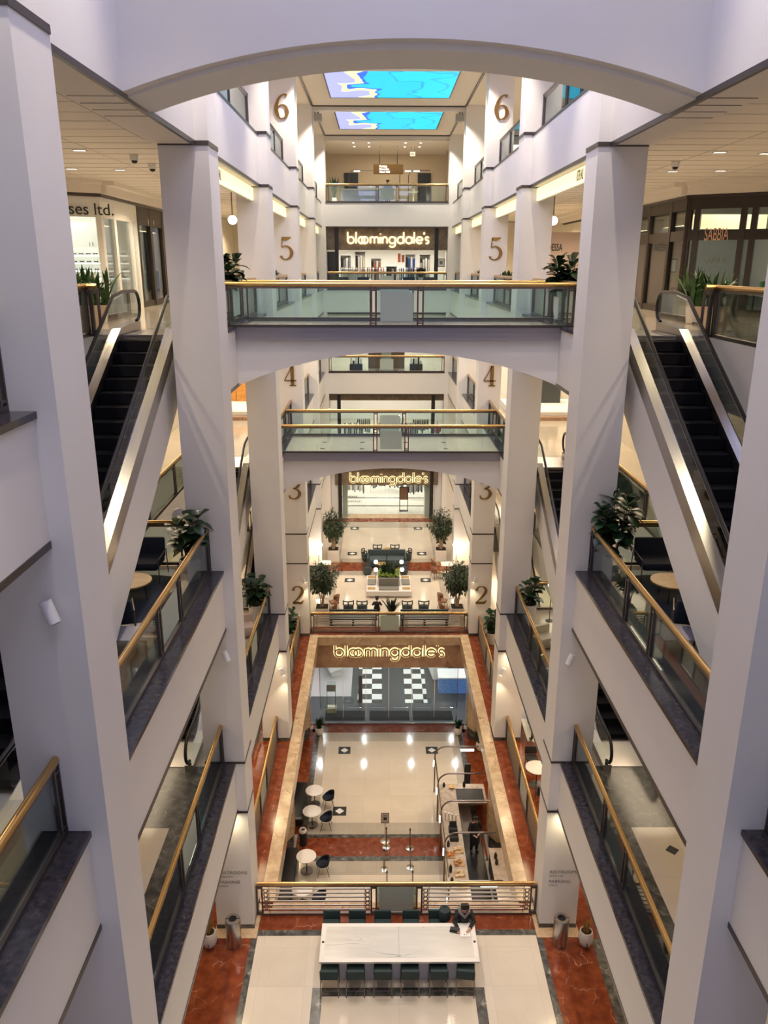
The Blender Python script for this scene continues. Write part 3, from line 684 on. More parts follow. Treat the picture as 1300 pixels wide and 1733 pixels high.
# ================================================================== SIGNS
letter_sign('large glowing rounded store name letters on the brown stone band under the lounge', 0.03, 36.1, -.95, 5.55, letter_lit, letter_dk)
letter_sign('glowing rounded store name letters over the far entrance on level 2', .2, 55.05, 3.05, 5.6, letter_lit, letter_dk)
letter_sign('bright rounded store name letters on brown stone over the far shop on level 5', .1, 55.25, 19.42, 5.4, letter_lit, mat('letter_cream', (.85, .75, .5), .4, emis=(1, .85, .55), estr=.9), .2, .26)
text('sign_strip', '', (0, 0, 0), .1, ink) if 0 else None
for lv, zt, zb2 in ((5, 20.05, 18.8), (3, 9.2, 8.75), (2, 3.8, 2.62)):
    yy = {5: 55.3, 3: 55.3, 2: 55.1}[lv]
    struct(MB().box(-3.7 if lv == 2 else -4.0, yy, zb2, 3.75 if lv == 2 else 4.0, yy+.3, zt+.2), 'wall_sign_band', mat('brown_stone', (.20, .145, .095), .5, noise=(4, .3)), f'brown stone band over the far shop front, level {lv}')
    for x in (-3.35, 3.3):
        struct(MB().box(x-.12, yy-.06, FL[lv], x+.12, yy+.36, zt+.2), 'trim_shop_column', mat('near_black', (.012, .012, .014), .4), f'black column at the {"left" if x < 0 else "right"} of the far shop front, level {lv}')
# lit sign boxes under the level 6 parapets
for sg in (-1, 1):
    for b in (1, 2, 3, 4):
        y0, y1 = BAYS[b]
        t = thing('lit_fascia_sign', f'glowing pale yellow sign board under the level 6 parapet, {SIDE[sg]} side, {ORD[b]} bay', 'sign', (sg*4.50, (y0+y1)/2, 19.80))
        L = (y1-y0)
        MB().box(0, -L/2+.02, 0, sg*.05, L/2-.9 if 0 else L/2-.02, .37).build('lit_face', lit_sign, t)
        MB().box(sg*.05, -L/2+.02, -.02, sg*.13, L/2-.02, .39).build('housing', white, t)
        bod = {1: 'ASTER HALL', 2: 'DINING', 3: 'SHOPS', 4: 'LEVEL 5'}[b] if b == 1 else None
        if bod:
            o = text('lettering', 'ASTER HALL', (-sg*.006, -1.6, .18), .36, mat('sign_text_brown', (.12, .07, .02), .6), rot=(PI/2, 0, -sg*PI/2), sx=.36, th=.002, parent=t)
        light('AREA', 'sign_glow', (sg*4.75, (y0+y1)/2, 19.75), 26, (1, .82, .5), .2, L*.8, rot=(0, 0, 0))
# restrooms / parking lettering
for sg in (-1, 1):
    t = thing('wall_lettering', f'small grey directions reading restrooms and parking on the {SIDE[sg]} pier above the steel bin', 'sign', (sg*4.55, 17.69, 1.5))
    gm = mat('grey_ink', (.25, .23, .22), .6)
    for s_, z_, h_ in (('RESTROOMS', .42, .14), ('LEVELS 3 & 5', .29, .07), ('PARKING', .10, .14), ('LEVEL B', -.03, .07)):
        text('lettering_line', s_, (-.36, 0, z_), h_, gm, th=.002, parent=t, align='LEFT')
# wall spots
def sconce(x, y, z, d, lab, on=True):
    t = thing('wall_spotlight', lab, 'lamp', (x, y, z))
    MB().cyl((0, -.12, .13), (d*.10, -.16, -.13), .075, 16).build('lamp_head', mat('white_metal', (.72, .72, .74), .35), t, smooth=True)
    MB().cyl((0, 0, 0), (.02, -.1, .03), .025, 8).build('wall_bracket', chrome, t)
    MB().cyl((d*.10, -.16, -.128), (d*.102, -.161, -.136), .06, 14).build('lens', lamp_warm if on else mat('lens_off', (.3, .3, .3), .2), t)
    if on: light('SPOT', 'spot_glow', (x+d*.16, y-.20, z-.20), 60, (1, .82, .52), .04, rot=(math.radians(-12), 0, 0), spot=1.5)
sconce(-4.38, 8.56, 13.98, 1, 'white cylinder spotlight on the nearest left pier', False)
sconce(-4.35, 17.7, 8.6, 1, 'white cylinder spotlight on the second left pier at level 3', False); sconce(4.30, 17.7, 8.5, -1, 'white cylinder spotlight on the second right pier at level 3', False)
for sg in (-1, 1):
    sconce(sg*4.25, 26.87, 3.1, -sg, f'lit white spotlight on the third {SIDE[sg]} pier above the walkway'); sconce(sg*4.25, 36.04, 3.1, -sg, f'lit white spotlight beside the numeral 2 on the {SIDE[sg]} pier')
    light('AREA', 'cove_light', (sg*4.6, 17.5, 3.85), 14, (1, .82, .5), .25, .4); light('AREA', 'cove_light', (sg*4.6, 26.7, 3.85), 14, (1, .82, .5), .25, .4)
    for yy in (22, 31): light('AREA', 'cove_light', (sg*4.9, yy, 3.8), 40, (1, .78, .45), .4, 5)
# exit sign + directory on level 6 far
def panel_sign(name, lab, loc, w, h, m_, lines, lm, rods=0, tm=None):
    t = thing(name, lab, 'sign', loc)
    MB().box(-w/2, -.05, -h/2, w/2, .05, h/2).build('board', m_, t)
    for i, (s_, x_, z_, h_) in enumerate(lines): text('lettering_line', s_, (x_, -.06, z_), h_, lm, parent=t, align='LEFT')
    if rods:
        for x in (-w*.3, w*.3): MB().cyl((x, 0, h/2), (x, 0, h/2+rods), .03, 6).build('hanging_rod', dark, t)
    return t
panel_sign('hanging_sign', 'brown hanging directory board with three white lines at the far end of level 6', (0.1, 57.5, 24.0), 2.0, .62, mat('sign_brown', (.25, .14, .04), .5), [('Parking', -.6, .17, .17), ('Elevators', -.6, 0, .17), ('Aster Hall', -.6, -.17, .17)], lamp_w, rods=1.15)
panel_sign('exit_sign', 'small white exit sign hanging at the far right of level 6', (1.75, 58.0, 25.0), .34, .26, shopwhite, [('EXIT', -.14, 0, .11)], ink, rods=.34)
panel_sign('exit_sign', 'small white exit sign on the back wall left of centre, level 6', (-1.15, 61.72, 23.35), .30, .24, shopwhite, [('EXIT', -.13, 0, .10)], ink)
# ================================================================== PLANTS
def leafmesh(mb, base, direction, L, Wd, droop=.25, n=4, up=Vector((0, 0, 1))):
    d = direction.normalized(); s = d.cross(up)
    if s.length < .05: s = Vector((1, 0, 0))
    s.normalize(); prof = [.12, .62, 1., .92, .05][:n+1] if n == 4 else [.1, 1, .05]
    vs = []
    for i in range(n+1):
        t = i/n; c = base+d*L*t+Vector((0, 0, -droop*L*t*t)); w = Wd/2*prof[i]
        vs += [c+s*w+Vector((0, 0, w*.25)), c, c-s*w+Vector((0, 0, w*.25))]
    fs = []
    for i in range(n):
        a = 3*i; fs += [(a, a+3, a+4, a+1), (a+1, a+4, a+5, a+2)]
    mb.add(vs, fs)
def pot(t, r, h, kind='round', m_=None):
    m_ = m_ or potw
    if kind == 'round': MB().lathe([(r*.72, 0), (r*.8, .02), (r*.95, h*.5), (r, h*.97), (r*1.0, h), (r*.9, h), (r*.88, h-.06), (.01, h-.06)], n=22).build('pot', m_, t, smooth=True)
    elif kind == 'cyl': MB().lathe([(r*.9, 0), (r, .03), (r, h*.98), (r*.97, h), (r*.88, h), (r*.87, h-.07), (.01, h-.07)], n=24).build('pot', m_, t, smooth=True)
    elif kind == 'egg': MB().lathe([(r*.35, 0), (r*.75, h*.12), (r*1.0, h*.45), (r*.95, h*.8), (r*.82, h), (r*.74, h), (r*.72, h-.05), (.01, h-.05)], n=22).build('pot', m_, t, smooth=True)
    else:
        MB().rbox((0, 0, 0), 2*r, 2*r, h, .03).build('pot', m_, t)
    MB().lathe([(r*.86, h-.075), (r*.86, h-.04), (.01, h-.035)], n=18).build('soil', soil, t)
def fig(name, lab, loc, H, pr, ph, n=60, sp=.45, ll=.34, seed=1, kind='cyl', cat='plant', group=None):
    random.seed(seed); t = thing(name, lab, cat, loc, 0, group); pot(t, pr, ph, kind)
    tr = MB(); lf = MB(); z0 = ph-.05
    for k in range(4):
        a = 2*PI*k/4+random.random(); dx, dy = math.cos(a)*sp*.5, math.sin(a)*sp*.5; hh = (H-z0)*random.uniform(.75, 1)
        pts = [Vector((dx*.15, dy*.15, z0)), Vector((dx*.5, dy*.5, z0+hh*.4)), Vector((dx, dy, z0+hh*.92))]
        tr.tube(pts, [.02, .016, .009], 5)
        for i in range(n//4):
            u = .22+.78*(i+random.random()*.5)/(n//4); u = min(u, 1)
            c = pts[0].lerp(pts[1], u/.45) if u < .45 else pts[1].lerp(pts[2], (u-.45)/.55)
            an = i*2.4+random.random(); el = random.uniform(-.2, .75) if u < .9 else random.uniform(.5, 1.3)
            d = Vector((math.cos(an)*math.cos(el), math.sin(an)*math.cos(el), math.sin(el)))
            leafmesh(lf, c+d*.05, d, ll*random.uniform(.75, 1.15), ll*.74*random.uniform(.8, 1.1), random.uniform(.15, .5))
    tr.build('stems', brownbark, t, smooth=True); lf.build('foliage', leaf_d, t, smooth=True); return t
def ficus(lab, loc, seed):
    random.seed(seed); t = thing('potted_tree', lab, 'tree', loc)
    MB().rbox((0, 0, 0), .72, .72, .70, .03).build('planter', potw, t); MB().box(-.31, -.31, .70, .31, .31, .712).build('soil', soil, t)
    tr = MB(); lf = MB(); tips = []
    for k in range(6):
        a = 2*PI*k/6+.3; p = [Vector((.06*math.cos(a), .06*math.sin(a), .65)), Vector((.10*math.cos(a+.5), .10*math.sin(a+.5), 1.2)), Vector((.30*math.cos(a+.7), .30*math.sin(a+.7), 1.85)), Vector((.5*math.cos(a+.6), .5*math.sin(a+.6), 2.3))]
        tr.tube(p, [.035, .03, .02, .008], 6); tips += [p[2], p[3]]
    C = Vector((0, 0, 2.25))
    for i in range(1900):
        d = Vector((random.gauss(0, 1), random.gauss(0, 1), random.gauss(0, 1))).normalized(); rr = .78*(random.random()**.33)*(1+.18*math.sin(5*math.atan2(d.y, d.x))+.12*math.sin(7*d.z+seed))
        if d.z < 0: rr *= (1+.25*d.z)
        c = C+Vector((d.x*rr*.95, d.y*rr*.95, d.z*rr*1.15)); dd = (d+Vector((random.gauss(0, .6), random.gauss(0, .6), random.gauss(-.4, .5)))).normalized()
        leafmesh(lf, c, dd, random.uniform(.13, .20), .085, .3, n=2)
    for i in range(40):
        d = Vector((random.gauss(0, 1), random.gauss(0, 1), random.gauss(.2, .7))).normalized(); q = random.choice(tips); tr.tube([q, q.lerp(C+d*.7, .6), C+d*.72], [.008, .006, .003], 4)
    tr.build('trunks', bark, t, smooth=True); lf.build('foliage', leaf_m, t); return t
def blades(name, lab, loc, H, pr, ph, n=34, spread=.8, seed=3, kind='egg', m_=None, w=.055, cat='plant', box=None, legs=False):
    random.seed(seed); t = thing(name, lab, cat, loc)
    if box: MB().rbox((0, 0, 0), box[0], box[1], ph, .03).build('planter', box[2], t); MB().box(-box[0]*.43, -box[1]*.43, ph, box[0]*.43, box[1]*.43, ph+.01).build('soil', soil, t)
    else: pot(t, pr, ph, kind)
    lf = MB()
    for i in range(n):
        a = random.random()*2*PI; lean = random.uniform(.1, 1)*spread; L = H*random.uniform(.65, 1.)
        if box: b0 = Vector((random.uniform(-.4, .4)*box[0], random.uniform(-.4, .4)*box[1], ph))
        else: b0 = Vector((pr*.3*math.cos(a), pr*.3*math.sin(a), ph-.05))
        s = Vector((-math.sin(a), math.cos(a), 0)); vs = []
        for k in range(6):
            u = k/5; out = L*lean*(u**1.4); z = L*u*(1-.35*lean*u*u-(.25*u*u if lean > .6 else 0)); ww = w*(.6+1.2*u*(1-u)*2)*(1 if k < 5 else .08)
            c = b0+Vector((math.cos(a)*out, math.sin(a)*out, z)); vs += [c-s*ww/2, c+s*ww/2]
        lf.add(vs, [(2*k, 2*k+1, 2*k+3, 2*k+2) for k in range(5)])
    lf.build('foliage', m_ or leaf_d, t, smooth=True)
    if legs:
        for k in range(3):
            a = 2*PI*k/3+.5; MB().cyl((pr*1.02*math.cos(a), pr*1.02*math.sin(a), -.12 if 0 else 0), (pr*.98*math.cos(a), pr*.98*math.sin(a), ph*.5), .012, 6).build('leg', dark, t)
    return t
fig('potted_fig', 'fiddle leaf fig at the left end of the level 5 bridge', (-4.85, 23.0, 16.25), 1.9, .28, .75, 130, .75, .40, 11, 'round')
fig('potted_fig', 'fiddle leaf fig at the right end of the level 5 bridge', (4.75, 23.2, 16.25), 1.9, .28, .75, 130, .75, .40, 12, 'round')
fig('potted_fig', 'fiddle leaf fig in a white pot on level 4 at the left, by the armchair', (-4.93, 17.25, 10.75), 1.75, .24, .55, 90, .55, .36, 13)
fig('potted_fig', 'tall bushy fiddle leaf fig on level 4 at the right, beside the navy armchair', (4.98, 17.3, 10.75), 2.1, .24, .6, 150, .65, .36, 14)
fig('potted_fig', 'fiddle leaf fig in a white pot behind the left railing of level 3', (-4.95, 26.2, 5.38), 1.85, .28, .78, 100, .6, .38, 15, 'round')
fig('potted_fig', 'sparse fiddle leaf fig behind the right railing of level 3', (4.95, 26.2, 5.38), 1.75, .26, .78, 56, .42, .36, 16, 'round')
fig('potted_fig', 'fiddle leaf fig in a ribbed white pot on the left walkway of level 2', (-4.95, 35.2, 0), 1.8, .27, .62, 90, .5, .36, 17, 'round')
fig('potted_fig', 'fiddle leaf fig in a ribbed white pot on the right walkway of level 2', (5.05, 35.2, 0), 1.8, .27, .62, 90, .5, .36, 18, 'round')
ficus('leafy tree in a white square planter at the near left of the level 2 lounge', (-3.5, 38.1, 0), 5)
ficus('leafy tree in a white square planter at the near right of the level 2 lounge', (3.6, 38.1, 0), 6)
ficus('leafy tree in a white square planter at the far left of the level 2 lounge', (-3.4, 46.9, 0), 7)
ficus('leafy tree in a white square planter at the far right of the level 2 lounge', (3.4, 46.9, 0), 8)
for sg in (-1, 1): fig('potted_fig', f'dark green shrub behind the far {SIDE[sg]} tree of the lounge', (sg*3.5, 48.3, 0), 1.6, .2, .4, 70, .5, .3, 30+sg)
blades('potted_dracaena', 'dark spiky plant in a large pot behind the middle of the far railing', (.12, 37.45, 0), 1.1, .3, .55, 60, .6, 4, 'cyl', m_=mat('dark_blade', (.02, .035, .02), .4), w=.06)
blades('potted_plant', 'spiky plant in a white pot left of the level 1 store doors', (-3.62, 35.7, -5.5), .65, .22, .45, 46, .8, 21)
blades('potted_plant', 'spiky plant in a white pot right of the level 1 store doors', (3.6, 35.7, -5.5), .6, .22, .45, 46, .8, 22)
blades('potted_plant', 'dark plant in a white pot in the left corner of level 1', (-4.6, 34.3, -5.5), .7, .24, .5, 40, .8, 23)
blades('potted_plant', 'dark plant in a white pot in the right corner of level 1', (4.6, 34.3, -5.5), .7, .24, .5, 40, .8, 24)
gm_ = mat('dry_straw', (.35, .20, .04), .6)
blades('potted_plant', 'white egg shaped pot with dry golden stems left of the left steel bin', (-5.13, 17.1, 0), .45, .2, .5, 22, .35, 25, m_=gm_, w=.03, legs=True)
blades('potted_plant', 'white egg shaped pot with dry golden stems right of the right steel bin', (5.17, 17.1, 0), .45, .2, .5, 22, .35, 26, m_=gm_, w=.03, legs=True)
for sg in (-1, 1):
    blades('planter_box', f'stone planter box full of arching leaves behind the {SIDE[sg]} escalator head on level 5', (sg*7.75, 20.6, 16.25), 1.05, 0, .62, 90, .8, 27+sg, box=(1.1, .5, mat('planter_tan', (.55, .42, .32), .6)), m_=mat('lily_leaf', (.05, .11, .03), .4, noise=(3, .5)), w=.075)
blades('potted_dracaena', 'tall dark plant at the far left behind the level 6 railing', (-3.5, 56.2, 21.7), 1.5, .18, .4, 46, .35, 31, w=.07)
for sg in (-1, 1):
    for b in (2, 3):
        y1 = BAYS[b][1]
        blades('planter_box', f'low planter of spiky leaves behind the {SIDE[sg]} railing of level 5, {ORD[b]} bay', (sg*5.0, y1-.55, 16.25), .5, 0, .95, 40, .8, 40+b+sg, box=(.4, .7, steelb), w=.05)
# ================================================================== FURNITURE, LEVEL 2 NEAR
t = thing('communal_table', 'long white communal table with an inlaid veined marble top', 'table', (0.02, 16.33, 0))
fr = MB()
for (a, c, d, e) in ((-2.05, -.62, 2.05, -.50), (-2.05, .50, 2.05, .62), (-2.05, -.5, -1.92, .5), (1.92, -.5, 2.05, .5)): fr.box(a, c, .86, d, e, .92)
fr.box(-2.0, -.55, .82, 2.0, .55, .86); fr.build('top_frame', potw, t, bevel=.006)
MB().box(-1.92, -.5, .86, 0-.002, .5, .915).box(.002, -.5, .86, 1.92, .5, .915).build('marble_inlay', tabm, t)
MB().box(-1.75, -.28, 0, 1.75, .28, .82).build('base', mat('table_base', (.60, .60, .66), .5), t)
for x in (-1.985, 1.985): MB().box(x-.03, -.03, .92, x+.03, .03, .925).build('socket', black, t)
def stool(lab, loc, rz, group):
    t = thing('counter_chair', lab, 'chair', loc, rz)
    MB().rbox((0, 0, .60), .46, .44, .10, .05).build('seat', greenf, t, smooth=True)
    MB().rbox((0, -.24, .62), .47, .07, .30, .03, tilt=.12).build('backrest', greenf, t, smooth=True)
    for x in (-.22, .22):
        for y in (-.22, .2): MB().cyl((x, y, .62), (x*1.06, y*1.1, 0), .013, 8).build('leg', brass if 0 else bronze, t)
    MB().tube([(-.228, -.235, .22), (.228, -.235, .22), (.228, .21, .22), (-.228, .21, .22)], .010, 6, closed=True).build('footrest', bronze, t)
    return t
xs1 = [-1.76, -1.10, -.40, .29, 1.02, 1.72]; words = ['first', 'second', 'third', 'fourth', 'fifth', 'sixth']
s0 = stool('dark green counter chair on the near side of the long table, first from the left', (xs1[0], 15.72, 0), 0, 'dark green chairs along the long table'); fam(s0)
for i in range(1, 6): dup(s0, (xs1[i], 15.72, 0), 0 if i < 5 else -.12, f'dark green counter chair on the near side of the long table, {words[i]} from the left')
xs2 = [-1.80, -1.10, -.40, .38, 1.10, 1.82]
for i in range(6): dup(s0, (xs2[i], 17.12, 0), PI, f'dark green counter chair on the far side of the long table, {words[i]} from the left')
for sg in (-1, 1):
    t = thing('litter_bin', f'tall brushed steel litter bin in front of the {SIDE[sg]} pier', 'bin', (sg*4.48, 17.15, 0))
    MB().lathe([(.20, 0), (.205, .02), (.205, .86), (.19, .88), (.11, .885), (.11, .80), (.01, .8)], n=28).build('body', steelb, t, smooth=True)
    MB().cyl((0, 0, .81), (0, 0, .815), .108, 20).build('opening', black, t); MB().box(-.2, -.006, .881, -.11, .006, .89).box(.11, -.006, .881, .2, .006, .89).build('lid_seam', dark, t)
# ------------------------------------------------------------------ people
def person(lab, loc, rz, J, top, legs, hairlen=.0, arms=None, seated=False, extra=None):
    """J: dict of joints in local metres; body is one skinned surface; clothes and hair are children"""
    t = thing('person', lab, 'person', loc, rz)
    names = ['pelvis', 'waist', 'chest', 'neckb', 'neck', 'head0', 'head1']
    V = []; E_ = []; Rr = []
    def add(p, r, par=None):
        V.append(p); Rr.append(r)
        if par is not None: E_.append((par, len(V)-1))
        return len(V)-1
    pel = add(J['pelvis'], .125); wa = add(J['waist'], .11, pel); ch = add(J['chest'], .13, wa); nb = add(J['neckb'], .06, ch); nk = add(J['neck'], .05, nb)
    h0 = add(J['head0'], .072, nk); h1 = add(J['head1'], .082, h0); add(J['head2'], .06, h1)
    for s in ('L', 'R'):
        sh = add(J['sh'+s], .058, ch); el = add(J['el'+s], .040, sh); wr = add(J['wr'+s], .026, el)
        pm = add(J['pm'+s], .030, wr); d = (Vector(J['pm'+s])-Vector(J['wr'+s])).normalized(); side = d.cross(Vector((0, 0, 1)))
        side = side.normalized() if side.length > .1 else Vector((1, 0, 0))
        for k, L in enumerate((.062, .072, .068, .052)):
            o = side*(k-1.5)*.019
            a = add(tuple(Vector(J['pm'+s])+o+d*.03), .0105, pm); b_ = add(tuple(Vector(J['pm'+s])+o*1.15+d*(.03+L*.5)+Vector((0, 0, -.006))), .009, a); add(tuple(Vector(J['pm'+s])+o*1.2+d*(.03+L*.85)+Vector((0, 0, -.022))), .0075, b_)
        sd_ = -1 if s == 'L' else 1
        a = add(tuple(Vector(J['wr'+s])+d*.03+side*.034*sd_), .011, wr); add(tuple(Vector(J['wr'+s])+d*.07+side*.052*sd_), .0095, a)
        hp = add(J['hp'+s], .085, pel); kn = add(J['kn'+s], .055, hp); an = add(J['an'+s], .036, kn); add(J['to'+s], .030, an)
    me = bpy.data.meshes.new('body'); me.from_pydata([tuple(v) for v in V], E_, []); o = bpy.data.objects.new('body', me); COL.objects.link(o); o.parent = t
    md = o.modifiers.new('skin', 'SKIN'); md.use_smooth_shade = True
    sv = me.skin_vertices[0].data if me.skin_vertices else None
    if sv is None:
        bm = bmesh.new(); bm.from_mesh(me); bm.verts.layers.skin.verify(); bm.to_mesh(me); bm.free(); sv = me.skin_vertices[0].data
    for i, r in enumerate(Rr): sv[i].radius = (r, r)
    sv[0].use_root = True
    ss = o.modifiers.new('sub', 'SUBSURF'); ss.levels = 1; ss.render_levels = 2
    me.materials.append(skin)
    # garment: fuller tubes following the body
    g = MB()
    def tb(keys, rs, n=12, flat=1.): g.tube([J[k] if isinstance(k, str) else k for k in keys], rs, n, flat=flat)
    tb(['pelvis', 'waist', 'chest', 'neckb'], [.165, .15, .175, .085], 14)
    for s in ('L', 'R'):
        tb(['chest', 'sh'+s, 'el'+s, 'wr'+s], [.11, .085, .062, .042])
    g.build('top', top, t, smooth=True)
    g = MB()
    for s in ('L', 'R'): tb(['pelvis', 'hp'+s, 'kn'+s, 'an'+s], [.14, .115, .08, .055])
    g.build('trousers', legs, t, smooth=True)
    g = MB()
    for s in ('L', 'R'): tb(['an'+s, 'to'+s], [.052, .045])
    g.build('shoes', black, t, smooth=True)
    hd = Vector(J['head1']); nkv = Vector(J['neck']); up = (hd-nkv).normalized(); f = Vector((0, 1, 0)) if 'face' not in J else Vector(J['face'])
    f = (f-up*f.dot(up)).normalized(); sd_ = f.cross(up)
    def at(a, b_, c): return tuple(hd+f*a+sd_*b_+up*c)
    h = MB()
    for k in range(10):
        a0 = k/9*PI; h.tube([at(.085*math.cos(a0*.0)-.02, .0, .02) if 0 else at(.06-.02*abs(math.cos(a0)), .088*math.cos(a0), .05), at(-.02, .085*math.cos(a0), .105), at(-.095, .07*math.cos(a0), .02), at(-.10, .075*math.cos(a0), -.07-hairlen)], [.022, .03, .034, .018], 6)
    h.build('hair', hairm, t, smooth=True)
    n_ = MB().tube([at(.082, 0, .012), at(.105, 0, -.018), at(.088, 0, -.03)], [.008, .013, .006], 6); n_.build('nose', skin, t, smooth=True)
    e_ = MB()
    for q in (-.032, .032): e_.cyl(at(.078, q, .015), at(.088, q, .015), .010, 8)
    e_.build('eyes', ink, t); MB().tube([at(.080, -.022, -.052), at(.088, 0, -.055), at(.080, .022, -.052)], .006, 5).build('mouth', mat('lips', (.4, .12, .10), .5), t)
    er = MB()
    for q in (-.088, .088): er.tube([at(0, q, .03), at(-.012, q*1.08, .01), at(0, q, -.02)], .012, 5)
    er.build('ears', skin, t, smooth=True)
    return t
J = dict(pelvis=(0, 0, .72), waist=(0, .02, .88), chest=(0, .05, 1.10), neckb=(0, .08, 1.24), neck=(0, .11, 1.30), head0=(0, .15, 1.36), head1=(0, .18, 1.42), head2=(0, .17, 1.48),
         shL=(-.17, .06, 1.17), elL=(-.26, .18, .98), wrL=(-.12, .38, .96), pmL=(-.08, .45, .955), shR=(.17, .06, 1.17), elR=(.27, .16, .97), wrR=(.20, .38, .96), pmR=(.19, .46, .955),
         hpL=(-.10, .10, .70), knL=(-.12, .42, .70), anL=(-.13, .44, .30), toL=(-.13, .56, .25), hpR=(.10, .10, .70), knR=(.12, .42, .70), anR=(.13, .44, .30), toR=(.13, .56, .25), face=(0, .85, -.5))
pw = person('person in a black top and grey scarf seated at the long table', (1.80, 17.12, 0), PI, J, mat('black_cloth', (.012, .012, .014), .8), mat('black_cloth', (0, 0, 0)), .10)
MB().tube([(-.10, -.02, 1.25), (-.12, .10, 1.22), (0, .19, 1.14), (.12, .10, 1.22), (.10, -.02, 1.25), (0, -.06, 1.27)], .055, 8, closed=True, flat=1).build('scarf', mat('grey_scarf', (.22, .20, .20), .9, noise=(40, .4)), pw, smooth=True)
t = thing('tablet', 'black tablet lying open on the long table in front of the seated person', 'tablet', (1.52, 16.70, .925), -.25)
MB().rbox((0, 0, 0), .26, .19, .012, .012).build('screen', ink, t); MB().rbox((0, .0, .012), .25, .10, .05, .012, tilt=.2).build('case', ink, t)
t = thing('paper', 'white sheet of paper lying open on the long table', 'paper', (1.78, 16.68, .926)); MB().box(-.13, -.20, 0, .13, .20, .006).build('pages', shopwhite, t)
for x in (-.02, .05): MB().rbox((x, -.13, .006), .03, .03, .008, .008).build('paper_clip', mat('trinket', (.2, .12, .1), .4), t)
t = thing('phone', 'dark phone beside the white sheet at the end of the long table', 'phone', (1.95, 16.78, .926), .2); MB().rbox((0, 0, 0), .06, .13, .012, .01).build('body', mat('olive_case', (.08, .08, .03), .5), t)
t = thing('backpack', 'dark backpack hanging on the chair left of the seated person', 'bag', (1.30, 17.30, .70), .2)
MB().lathe([(.10, 0), (.16, .04), (.18, .20), (.15, .34), (.06, .40), (.01, .41)], n=16).build('body', mat('bag_dark', (.02, .035, .04), .7), t, smooth=True); MB().tube([(-.05, 0, .38), (0, 0, .45), (.05, 0, .38)], .012, 6).build('handle', ink, t)
# ================================================================== LEVEL 1
def round_table(name, lab, loc, r, h, top, base=brass, group=None):
    t = thing(name, lab, 'table', loc, 0, group)
    MB().lathe([(.01, h-.03), (r-.01, h-.03), (r, h-.015), (r, h-.004), (r-.006, h), (.01, h)], n=36).build('table_top', top, t, smooth=True)
    MB().cyl((0, 0, .02), (0, 0, h-.03), .022, 10).build('stem', base, t); MB().lathe([(r*.62, 0), (r*.62, .015), (.03, .035), (.01, .035)], n=24).build('foot', base, t, smooth=True)
    return t
g1 = 'white round cafe tables on level 1'
for i, (y, w_) in enumerate(((30.17, 'farthest of the four'), (28.76, 'second from the far end'), (26.03, 'third from the far end'), (24.3, 'nearest of the four'))):
    round_table('cafe_table', f'white round cafe table by the left bench of level 1, {w_}', (-3.42, y, -5.5), .40, .74, potw, dark)
def shell_chair(lab, loc, rz, m_=None, group=None, legs=None):
    t = thing('shell_chair', lab, 'chair', loc, rz, group); m_ = m_ or navy; vs = []; n = 14; R_1 = .25
    rows = [(.0, .44, 0), (.6, .43, 0), (1., .47, 0), (1.08, .58, .5), (1.12, .70, .8), (1.13, .80, 1.)]
    for r, z, k in rows:
        for i in range(n+1):
            a = -PI*(.5+.0)+PI*2*i/n; back = (1-math.cos(a-PI/2))/2 if 0 else (1+math.sin(-a))/2
            zz = z if k == 0 else .47+(z-.47)*max(.12, back**1.2)
            vs.append((R_1*r*math.cos(a), R_1*r*math.sin(a), zz))
    fs = []
    for j in range(len(rows)-1):
        for i in range(n): a = j*(n+1)+i; fs.append((a, a+1, a+n+2, a+n+1))
    o = MB().add(vs, fs).build('shell_seat', m_, t, smooth=True); so = o.modifiers.new('solid', 'SOLIDIFY'); so.thickness = .03
    for x in (-1, 1):
        for y in (-1, 1): MB().cyl((x*.12, y*.12, .43), (x*.24, y*.24, 0), .012, 6).build('leg', legs or black, t)
    return t
c0 = shell_chair('navy shell chair at the farthest cafe table on level 1', (-2.78, 30.0, -5.5), PI/2+.2); fam(c0)
dup(c0, (-2.8, 28.6, -5.5), PI/2, 'navy shell chair at the second cafe table on level 1'); dup(c0, (-2.75, 25.9, -5.5), PI/2+.1, 'navy shell chair at the third cafe table on level 1'); dup(c0, (-2.77, 24.1, -5.5), PI/2, 'navy shell chair at the nearest cafe table on level 1')
for y0, y1, w_ in ((28.6, 31.2, 'beyond the bin'), (23., 26.9, 'nearer than the bin')):
    t = thing('banquette', f'dark leather banquette against the left wall of level 1, {w_}', 'bench', (-4.1, (y0+y1)/2, -5.5)); L = y1-y0
    MB().rbox((0, 0, .12), .55, L, .32, .05).build('seat', black, t, smooth=True); MB().rbox((-.30, 0, .12), .16, L, .80, .06).build('backrest', black, t, smooth=True); MB().box(-.25, -L/2+.1, 0, .2, L/2-.1, .12).build('plinth', dark, t)
t = thing('litter_bin', 'white rimmed black bin between the cafe tables on level 1', 'bin', (-3.70, 27.55, -5.5)); MB().lathe([(.15, 0), (.16, .7)], n=20).build('body', ink, t, smooth=True)
MB().lathe([(.165, .66), (.17, .72), (.12, .80), (.10, .79), (.10, .70), (.01, .7)], n=20).build('rim', potw, t, smooth=True)
